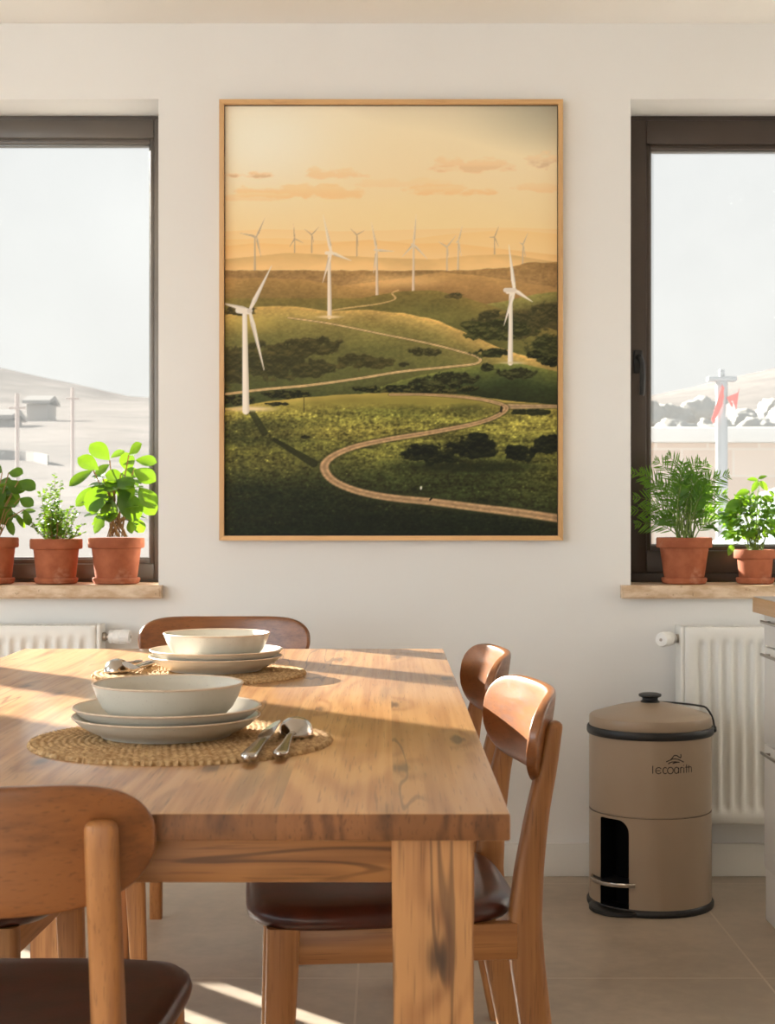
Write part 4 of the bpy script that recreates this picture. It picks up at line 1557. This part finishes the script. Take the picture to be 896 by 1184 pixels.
# ------------------------------------------------------------------ framed landscape print
def paint_print(GX, GY):
    SS = 2
    W, Hh = GX * SS, GY * SS
    xs = 43 + 819 * (np.arange(W) + .5) / W
    ys = 47 + 1056 * (np.arange(Hh) + .5) / Hh
    X, Y = np.meshgrid(xs, ys)
    rs = np.random.RandomState(3)
    def vnoise(sx, sy, seed):
        r = np.random.RandomState(seed)
        g = r.rand(int(1056 / sy) + 3, int(819 / sx) + 3)
        fx = (X - 43) / sx; fy = (Y - 47) / sy
        ix = fx.astype(int); iy = fy.astype(int)
        tx = fx - ix; ty = fy - iy
        tx = tx * tx * (3 - 2 * tx); ty = ty * ty * (3 - 2 * ty)
        return (g[iy, ix] * (1 - tx) * (1 - ty) + g[iy, ix + 1] * tx * (1 - ty) + g[iy + 1, ix] * (1 - tx) * ty + g[iy + 1, ix + 1] * tx * ty)
    def fbm(sx, sy, seed, o=4):
        a = np.zeros_like(X); k = 1.0; tot = 0
        for i in range(o):
            a += k * vnoise(sx / 2 ** i, sy / 2 ** i, seed + i); tot += k; k *= .55
        return a / tot
    C = lambda *c: np.array(c, float) / 255
    img = np.zeros((Hh, W, 3))
    def blend(mask, col):
        nonlocal img
        m = np.clip(mask, 0, 1)[..., None]
        img = img * (1 - m) + np.asarray(col) * m
    def ramp(v, stops):
        xsn = [s[0] for s in stops]
        return np.stack([np.interp(v, xsn, [s[1][k] / 255 for s in stops]) for k in range(3)], -1)
    # sky
    img[:] = ramp(Y, [(47, (208, 196, 166)), (130, (226, 208, 168)), (220, (246, 222, 174)), (300, (251, 224, 168)), (352, (252, 221, 160))])
    g = np.exp(-(((X - 120) / 190) ** 2 + ((Y - 120) / 130) ** 2))
    blend(.9 * g, C(255, 250, 228))
    g = np.exp(-(((X - 880) / 190) ** 2 + ((Y - 40) / 120) ** 2))
    blend(.65 * g, C(140, 138, 120))
    g = np.exp(-(((X - 520) / 260) ** 2 + ((Y - 320) / 45) ** 2))
    blend(.5 * g, C(255, 226, 160))
    nb = fbm(150, 26, 40, 5)
    nf = fbm(44, 18, 50, 6)
    for cx, cy, rx, ry, amt, col in ((122, 219, 62, 12, .95, (204, 172, 128)), (318, 217, 105, 16, .8, (222, 186, 132)), (665, 196, 105, 24, .95, (216, 182, 134)), (835, 188, 62, 22, .95, (204, 174, 134)),
                                     (250, 262, 150, 22, .6, (232, 182, 112)), (585, 260, 100, 16, .65, (226, 178, 112)), (820, 252, 70, 14, .5, (226, 180, 118)), (440, 240, 120, 14, .3, (236, 192, 128)), (120, 275, 110, 12, .4, (236, 188, 118))):
        d = ((X - cx) / rx) ** 2 + (np.where(Y > cy, (Y - cy) / (ry * .6), (Y - cy) / ry)) ** 2
        m = np.clip((1.3 - d + (nf - .5) * 4.2) * 1.2, 0, 1) * amt
        blend(m, C(*col))
        hl = np.clip((1.2 - d + (nf - .5) * 4.2) * 1.2, 0, 1) * np.clip((cy - Y) / ry + .1, 0, 1) * .6
        blend(hl, C(252, 226, 170))
    # light rays
    ang = np.arctan2(Y - 60, X - 150)
    rays = .5 + .5 * np.sin(ang * 46 + 2 * np.sin(ang * 17))
    blend(rays * .10 * np.clip((Y - 220) / 120, 0, 1) * np.clip((560 - Y) / 160, 0, 1), C(255, 232, 170))
    n_big = fbm(90, 40, 7, 4); n_med = fbm(24, 10, 17, 4); n_fine = fbm(7, 4, 27, 3); n_grass = fbm(5, 5, 37, 2)
    def curve(pts, sm=26):
        xp = [p[0] for p in pts]; yp = [p[1] for p in pts]
        y = np.interp(xs, xp, yp)
        k = max(3, int(sm * W / 819)); k += 1 - k % 2
        pad = np.pad(y, k // 2, mode='edge')
        return np.convolve(pad, np.ones(k) / k, 'valid')
    def ridge(pts, stops, tex=.0, rough=0.0, fine=0.0, mix=None):
        y = curve(pts)[None, :] + rough * (n_med - .5)
        d = Y - y
        col = ramp(d, stops)
        k = 1 + tex * (n_big - .5) + fine * (n_fine - .5)
        col = np.clip(col * k[..., None], 0, 1)
        blend(d / 1.2 + .5, col)
        return d
    def seg(x0, y0, x1, y1, r0, r1, col, a=1.0, shade=None):
        L2 = (x1 - x0) ** 2 + (y1 - y0) ** 2
        t = np.clip(((X - x0) * (x1 - x0) + (Y - y0) * (y1 - y0)) / L2, 0, 1)
        d = np.hypot(X - x0 - t * (x1 - x0), Y - y0 - t * (y1 - y0))
        r = r0 + (r1 - r0) * t
        blend(np.clip(r - d + .5, 0, 1) * a, C(*col))
        if shade:
            sd = ((X - x0) * (y0 - y1) + (Y - y0) * (x1 - x0)) / math.sqrt(L2)
            blend(np.clip(r - d + .5, 0, 1) * np.clip(sd / max(.5, r0) * .8, 0, 1) * a * .8, C(*shade))
    def turbine(base, hub, blades, w, col, shade=None, bw=None, nac=None, a=1.0, collar=False):
        bx, by = base; hx_, hy_ = hub
        seg(bx, by, hx_, hy_, w, w * .62, col, a, shade)
        h2 = nac or hub
        for tx, ty in blades:
            seg(h2[0], h2[1], h2[0] + (tx - h2[0]) * .22, h2[1] + (ty - h2[1]) * .22, (bw or w * .55) * .8, (bw or w * .55) * 1.15, col, a, None)
            seg(h2[0] + (tx - h2[0]) * .2, h2[1] + (ty - h2[1]) * .2, tx, ty, (bw or w * .55) * 1.15, .5, col, a, shade)
        seg(hx_ - w * 1.2, hy_ - w * .2, h2[0] + w * .3, h2[1], w * .75, w * .6, col, a, None)
    def bushes(mask, dark, light, sc=18, seed=70, thr=.45):
        nbv = fbm(sc, sc * .75, seed, 4)
        nup = np.roll(nbv, int(4 * W / 819), axis=0)
        m = np.clip((nbv * .9 + mask - .75 - thr * .3) * 9, 0, 1)
        lit = np.clip((nbv - nup) * 4 + .25, 0, 1)[..., None]
        blend(m, C(*dark) * (1 - lit) + C(*light) * lit)
    def ell(cx, cy, rx, ry):
        return np.clip(1.25 - np.hypot((X - cx) / rx, (Y - cy) / ry), -.6, .7)
    def road(pts, w0, w1, col, edge=None, a=1.0):
        P = np.array(pts, float)
        # catmull-rom
        Q = []
        E = np.vstack([2 * P[0] - P[1], P, 2 * P[-1] - P[-2]])
        for i in range(len(P) - 1):
            p0, p1, p2, p3 = E[i:i + 4]
            for k in range(7):
                t = k / 7
                Q.append(.5 * ((2 * p1) + (-p0 + p2) * t + (2 * p0 - 5 * p1 + 4 * p2 - p3) * t * t + (-p0 + 3 * p1 - 3 * p2 + p3) * t ** 3))
        Q.append(P[-1])
        best = np.full(X.shape, 1e9)
        for i in range(len(Q) - 1):
            (x0, y0), (x1, y1) = Q[i], Q[i + 1]
            t_ = i / (len(Q) - 1)
            hw = (w0 + (w1 - w0) * t_) / 2
            L2 = (x1 - x0) ** 2 + (y1 - y0) ** 2 + 1e-6
            t = np.clip(((X - x0) * (x1 - x0) + (Y - y0) * (y1 - y0)) / L2, 0, 1)
            # flattened distance: roads look narrower where they run sideways
            d = np.hypot((X - x0 - t * (x1 - x0)) * .62, (Y - y0 - t * (y1 - y0))) / hw
            best = np.minimum(best, d)
        if edge:
            blend(np.clip((1.55 - best) * 2, 0, 1) * .55 * a, C(*edge))
        m = np.clip((1.0 - best) * 3, 0, 1) * a
        c = C(*col) * (1 + .35 * (n_fine[..., None] - .5)) * (1 - .12 * np.exp(-((best - .0) / .3) ** 2))[..., None] * (1 + .10 * np.exp(-((best - .5) / .2) ** 2))[..., None]
        blend(m, np.clip(c, 0, 1))
    # ---- far hazy ridges
    ridge([(43, 356), (150, 350), (330, 356), (480, 352), (640, 348), (760, 347), (862, 350)], [(0, (242, 206, 142)), (45, (246, 212, 150))])
    ridge([(43, 376), (180, 372), (300, 380), (460, 380), (600, 362), (740, 352), (862, 362)], [(0, (236, 197, 128)), (45, (242, 206, 140))])
    ridge([(43, 392), (120, 384), (240, 390), (400, 376), (500, 386), (600, 384), (700, 396), (862, 414)], [(0, (222, 180, 112)), (40, (240, 202, 136))], .08)
    for t_ in (((215, 434), (215, 374), [(212, 337), (236, 384), (203, 393)], 1.7), ((257, 408), (257, 364), [(239, 350), (275, 345), (262, 384)], 1.7),
               ((368, 418), (368, 364), [(352, 349), (388, 353), (371, 392)], 1.7), ((707, 420), (707, 370), [(718, 342), (694, 370), (717, 393)], 1.9)):
        turbine(t_[0], t_[1], t_[2], t_[3], (178, 150, 118), None, 1.4)
    ridge([(43, 424), (200, 408), (420, 420), (560, 424), (650, 414), (740, 412), (862, 432)], [(0, (206, 166, 102)), (50, (232, 192, 124)), (90, (220, 180, 112))], .14)
    turbine((117, 470), (117, 370), [(142, 322), (80, 360), (132, 418)], 2.6, (186, 162, 132), (140, 118, 92), 2.2, (121, 369))
    turbine((776, 446), (777, 388), [(789, 360), (768, 383), (783, 418)], 2.0, (190, 166, 134), None, 1.5)
    ridge([(300, 476), (430, 458), (540, 454), (640, 470), (760, 440), (862, 430)], [(0, (176, 136, 74)), (45, (206, 160, 92)), (80, (176, 138, 78))], .2)
    turbine((590, 456), (590, 394), [(613, 365), (569, 381), (594, 422)], 2.2, (196, 172, 140), None, 1.7)
    turbine((617, 458), (618, 380), [(628, 341), (612, 384), (625, 416)], 2.3, (202, 180, 150), (150, 126, 96), 1.8)
    ridge([(640, 452), (740, 444), (800, 430), (862, 436)], [(0, (150, 116, 64)), (50, (160, 124, 70)), (90, (140, 110, 60))], .3, 6, .3)
    ridge([(43, 520), (300, 494), (480, 470), (580, 456), (680, 466), (780, 482), (862, 494)], [(0, (178, 138, 76)), (30, (160, 122, 66)), (80, (128, 100, 54))], .3, 3, .15)
    blend(np.clip(1.2 - np.hypot((X - 480) / 120, (Y - 478) / 18), 0, 1) * .55, C(238, 190, 116))
    ridge([(600, 545), (720, 530), (800, 512), (862, 504)], [(0, (142, 134, 62)), (30, (106, 98, 48)), (60, (78, 72, 40))], .3, 4, .3)
    turbine((507, 501), (508, 388), [(514, 313), (480, 418), (542, 424)], 3.4, (206, 186, 160), (142, 120, 96), 2.4)
    ridge([(43, 472), (120, 470), (240, 474), (330, 490), (430, 506), (520, 520), (600, 560), (862, 640)], [(0, (168, 130, 66)), (30, (146, 116, 58)), (70, (128, 106, 52)), (140, (104, 94, 46))], .25, 4, .2)
    turbine((418, 519), (417, 402), [(404, 334), (460, 405), (409, 458)], 3.6, (206, 186, 160), (132, 112, 92), 2.6)
    ridge([(380, 520), (470, 504), (560, 500), (640, 520), (720, 545), (800, 580), (862, 600)], [(0, (132, 114, 50)), (40, (112, 104, 46)), (120, (80, 82, 36))], .3, 3, .25)
    bushes(ell(610, 513, 34, 10) + 0, (62, 58, 30), (104, 90, 44), 14, 71)
    bushes(np.maximum(ell(760, 580, 120, 46), ell(840, 560, 70, 40)), (58, 56, 28), (98, 88, 42), 20, 72)
    road([(470, 500), (455, 508), (462, 522), (420, 534), (330, 546), (260, 560), (210, 572)], 3.4, 3.6, (196, 160, 100), None, .9)
    # ---- the long middle hill with the bright rim
    d = ridge([(43, 556), (110, 541), (200, 538), (300, 552), (380, 548), (480, 556), (560, 572), (640, 606), (720, 642), (800, 668), (862, 676)],
              [(0, (206, 166, 82)), (10, (176, 146, 70)), (40, (132, 120, 56)), (100, (104, 102, 46)), (170, (86, 88, 40)), (240, (64, 72, 32))], .3, 5, .3)
    blend(np.exp(-(((X - 100) / 70) ** 2 + ((Y - 580) / 22) ** 2)) * .55, C(196, 166, 66))
    bushes(ell(80, 552, 60, 14), (62, 56, 26), (112, 94, 42), 14, 73)
    bushes(np.maximum(np.maximum(ell(140, 660, 130, 44), ell(260, 640, 90, 30)), np.maximum(ell(60, 700, 60, 50), ell(380, 676, 100, 24))), (56, 54, 24), (92, 84, 36), 22, 74)
    bushes(ell(200, 690, 160, 36), (52, 52, 24), (84, 78, 34), 20, 75)
    bushes(np.maximum(ell(540, 652, 50, 14), ell(484, 684, 18, 8)), (50, 50, 24), (86, 80, 36), 14, 76)
    road([(200, 568), (300, 582), (430, 608), (540, 630), (620, 650), (668, 666), (662, 680), (600, 688), (480, 700), (380, 716), (250, 734), (140, 744), (43, 756)], 4.2, 7, (192, 160, 108), (76, 72, 36))
    turbine((301, 566), (300, 410), [(285, 315), (355, 428), (284, 482)], 5.6, (216, 200, 178), (146, 126, 106), 3.6, (305, 408))
    blend(np.clip(1.3 - np.hypot((X - 300) / 32, (Y - 566) / 4), 0, 1), C(214, 190, 140))
    bushes(np.maximum(ell(720, 600, 110, 34), np.maximum(ell(840, 640, 70, 40), ell(650, 584, 40, 14))), (44, 48, 22), (92, 90, 38), 18, 77)
    bushes(ell(700, 655, 60, 14), (34, 38, 18), (74, 76, 32), 14, 78)
    ridge([(43, 790), (300, 780), (480, 720), (600, 694), (690, 684), (760, 678), (862, 700)], [(0, (118, 122, 48)), (18, (84, 92, 38)), (50, (50, 60, 26)), (90, (36, 42, 20))], .4, 5, .35)
    bushes(np.maximum(np.maximum(ell(600, 720, 90, 22), ell(760, 704, 60, 18)), np.maximum(ell(540, 735, 60, 22), ell(690, 690, 20, 12))), (32, 36, 18), (80, 80, 34), 16, 79)
    bushes(np.maximum(ell(806, 660, 26, 14), ell(846, 676, 34, 18)), (26, 30, 15), (70, 72, 30), 12, 80)
    turbine((746, 679), (747, 506), [(742, 388), (801, 529), (730, 588)], 6.4, (224, 214, 198), (160, 144, 126), 4.2, (756, 500))
    seg(734, 500, 756, 500, 5.5, 5.5, (206, 194, 178))
    blend(np.clip(1.3 - np.hypot((X - 752) / 34, (Y - 679) / 3.5), 0, 1) * .8, C(200, 186, 146))
    # ---- hedge line and the near fields
    bushes(np.maximum(np.maximum(ell(80, 770, 70, 16), ell(200, 757, 70, 14)), np.maximum(ell(480, 745, 170, 13), ell(600, 744, 80, 14))), (24, 28, 12), (84, 82, 30), 14, 81)
    d = ridge([(43, 792), (160, 772), (320, 757), (470, 752), (620, 756), (740, 772), (862, 782)],
              [(0, (176, 152, 62)), (14, (142, 130, 46)), (60, (122, 118, 40)), (110, (104, 102, 34)), (180, (76, 78, 28)), (260, (44, 50, 20)), (340, (26, 32, 13))], .35, 3, .0)
    streak = fbm(60, 7, 90, 4)
    grass = (n_fine * .6 + n_grass * .4)
    below = np.clip((Y - 765) / 20, 0, 1)
    def dark_patch(m, col, a):
        blend(np.clip(m, 0, 1) * a * below, C(*col))
    dark_patch(ell(120, 850, 190, 34) * 1.3 + (streak - .5), (40, 46, 18), .85)
    dark_patch(ell(470, 800, 160, 14) * 1.0 + (streak - .5) * 1.2, (84, 88, 30), .6)
    dark_patch(ell(640, 795, 70, 18) + (streak - .5), (56, 58, 24), .7)
    dark_patch(ell(130, 1060, 300, 130) * 1.1 + (streak - .5) * 1.4, (22, 30, 13), .9)
    dark_patch(ell(520, 1090, 380, 50) * 1.2 + (streak - .5), (18, 26, 12), .9)
    dark_patch(ell(620, 960, 200, 50) + (streak - .5) * 1.4, (42, 50, 18), .7)
    blend(np.exp(-(((X - 330) / 240) ** 2 + ((Y - 848) / 22) ** 2)) * .45, C(160, 142, 50))
    blend(np.exp(-(((X - 780) / 110) ** 2 + ((Y - 838) / 16) ** 2)) * .5, C(150, 138, 48))
    blend(np.exp(-(((X - 420) / 80) ** 2 + ((Y - 905) / 14) ** 2)) * .45, C(138, 132, 44))
    blend(np.exp(-(((X - 170) / 120) ** 2 + ((Y - 930) / 30) ** 2)) * .4, C(104, 96, 36))
    m = np.clip((Y - 775) / 30, 0, 1)
    k = 1 + m * ((grass - .5) * 1.5 + (streak - .5) * .9)
    k = k + m * np.clip(n_grass * n_fine - .52, 0, 1) * 4.0
    img = np.clip(img * k[..., None], 0, 1)
    seg(110, 800, 140, 850, 8, 9, (34, 38, 14), .75)
    seg(165, 868, 262, 926, 5, 10, (30, 34, 13), .8)
    road([(862, 786), (800, 786), (738, 786)], 9, 15, (160, 132, 94), (60, 56, 26))
    road([(450, 757), (540, 757), (640, 764), (700, 774), (735, 788), (716, 808), (660, 828), (560, 848), (440, 868), (360, 886), (306, 910), (288, 936), (310, 968), (370, 994), (450, 1010), (550, 1020), (660, 1034), (760, 1046), (870, 1062)], 5.5, 24, (168, 134, 92), (46, 48, 20))
    bushes(ell(800, 800, 70, 10), (26, 30, 13), (50, 54, 22), 14, 86)
    bushes(np.maximum(np.maximum(ell(560, 902, 100, 32), ell(650, 890, 90, 34)), np.maximum(ell(655, 862, 46, 16), np.maximum(ell(770, 900, 56, 28), ell(840, 876, 50, 28)))), (13, 17, 8), (44, 50, 18), 22, 83)
    dark_patch(ell(650, 935, 190, 14) * 1.4, (24, 30, 12), .7)
    seg(723, 798, 724, 786, 3, 2, (30, 24, 18)); seg(526, 988, 526, 984, 2.2, 2, (220, 214, 200)); seg(552, 1012, 548, 1016, 2.5, 2, (26, 24, 16))
    seg(238, 802, 238, 765, .9, .9, (56, 50, 26))
    bushes(ell(242, 861, 18, 6), (20, 22, 10), (40, 42, 16), 9, 84)
    # big turbine at left
    blend(np.clip(1.3 - np.hypot((X - 108) / 62, (Y - 792) / 7), 0, 1), C(214, 190, 140))
    bushes(ell(170, 780, 36, 6), (26, 28, 12), (54, 54, 22), 10, 85)
    seg(95, 797, 92, 560, 8.6, 5.8, (222, 212, 196), 1, (166, 148, 128))
    h = (104, 550)
    for tx, ty in ((158, 441), (30, 530), (140, 697)):
        seg(h[0], h[1], h[0] + (tx - h[0]) * .25, h[1] + (ty - h[1]) * .25, 3.2, 5.6, (210, 200, 184))
        seg(h[0] + (tx - h[0]) * .22, h[1] + (ty - h[1]) * .22, tx, ty, 5.6, .8, (210, 200, 184), 1, (158, 142, 126))
    seg(76, 550, 100, 553, 7, 6.5, (214, 204, 188)); seg(104, 551, 106, 551, 6, 5.5, (196, 184, 168))
    img = img.reshape(GY, SS, GX, SS, 3).mean((1, 3))
    a = np.where(img <= .04045, img / 12.92, ((img + .055) / 1.055) ** 2.4)
    a = a * .88 + .12 * (a @ np.array([.21, .72, .07]))[..., None]
    a = 1.34 * a ** 1.07
    mx = a.max(-1, keepdims=True)
    a = a * np.minimum(1, .93 / np.maximum(mx, 1e-6))
    return a

FX0, FX1, FZ0, FZ1 = -.4875, .5085, .9775, 2.2555
pic = thing('framed_picture', 'large oak-framed landscape print of wind turbines on hills, hanging between the windows', 'picture', ((FX0 + FX1) / 2, YW, FZ0))
hw, hh_ = (FX1 - FX0) / 2, FZ1 - FZ0
fw, fd = .0135, .032
for sx in (-1, 1):
    bm = bmesh.new()
    xa = sx * hw; xb = sx * (hw - fw)
    ring_bridge(bm, [[Vector((xa, -fd, 0)), Vector((xb, -fd, fw)), Vector((xb, -.004, fw)), Vector((xa, -.004, 0))],
                     [Vector((xa, -fd, hh_)), Vector((xb, -fd, hh_ - fw)), Vector((xb, -.004, hh_ - fw)), Vector((xa, -.004, hh_))]])
    finish('frame_side', bm, M['oak_frame_v'], pic, smooth=0)
for top in (0, 1):
    bm = bmesh.new()
    za = hh_ if top else 0; zb = hh_ - fw if top else fw
    ring_bridge(bm, [[Vector((-hw, -fd, za)), Vector((-hw + fw, -fd, zb)), Vector((-hw + fw, -.004, zb)), Vector((-hw, -.004, za))],
                     [Vector((hw, -fd, za)), Vector((hw - fw, -fd, zb)), Vector((hw - fw, -.004, zb)), Vector((hw, -.004, za))]])
    finish('frame_rail', bm, M['oak_frame_h'], pic, smooth=0)
bm = bmesh.new(); box(bm, -hw + .002, hw - .002, -.008, -.0005, .002, hh_ - .002)
finish('backing_board', bm, plain('backing_board', lin(60, 50, 40), .8), pic, smooth=0)
GX, GY = 430, 554
cols = paint_print(GX, GY)
px0, px1, pz0, pz1 = -hw + fw + .002, hw - fw - .002, fw + .002, hh_ - fw - .002
gx = px0 + (px1 - px0) * (np.arange(GX)) / (GX - 1)
gz = pz1 - (pz1 - pz0) * (np.arange(GY)) / (GY - 1)
XX, ZZ = np.meshgrid(gx, gz)
co = np.stack([XX, np.full_like(XX, -.014), ZZ], -1).reshape(-1, 3)
idx = np.arange(GX * GY).reshape(GY, GX)
fc = np.stack([idx[1:, :-1], idx[1:, 1:], idx[:-1, 1:], idx[:-1, :-1]], -1).reshape(-1, 4)
me = bpy.data.meshes.new('print')
me.vertices.add(len(co)); me.vertices.foreach_set('co', co.ravel().astype(np.float32))
me.loops.add(fc.size); me.loops.foreach_set('vertex_index', fc.ravel().astype(np.int32))
me.polygons.add(len(fc)); me.polygons.foreach_set('loop_start', (np.arange(len(fc)) * 4).astype(np.int32))
me.update(calc_edges=True)
at = me.color_attributes.new('ink', 'FLOAT_COLOR', 'POINT')
rgba = np.ones((GX * GY, 4), np.float32); rgba[:, :3] = cols.reshape(-1, 3)
at.data.foreach_set('color', rgba.ravel())
t = NT('printed_landscape')
ca = t.n('ShaderNodeVertexColor', layer_name='ink')
t.set(Base_Color=ca.outputs[0], Roughness=.6)
t.put(t.b.inputs['Specular IOR Level'], .25)
me.materials.append(t.m)
pr = bpy.data.objects.new('print', me); COL.objects.link(pr); pr.parent = pic
bm = bmesh.new(); rect_frame(bm, -hw + fw - .001, hw - fw + .001, fw - .001, hh_ - fw + .001, .003, .003, .003, .003, -.016, -.012, 0)
finish('print_gap_shade', bm, plain('dark_gap_shade', lin(30, 26, 22), .8), pic, smooth=0)  # dark strip stands for the shadow in the gap around the print
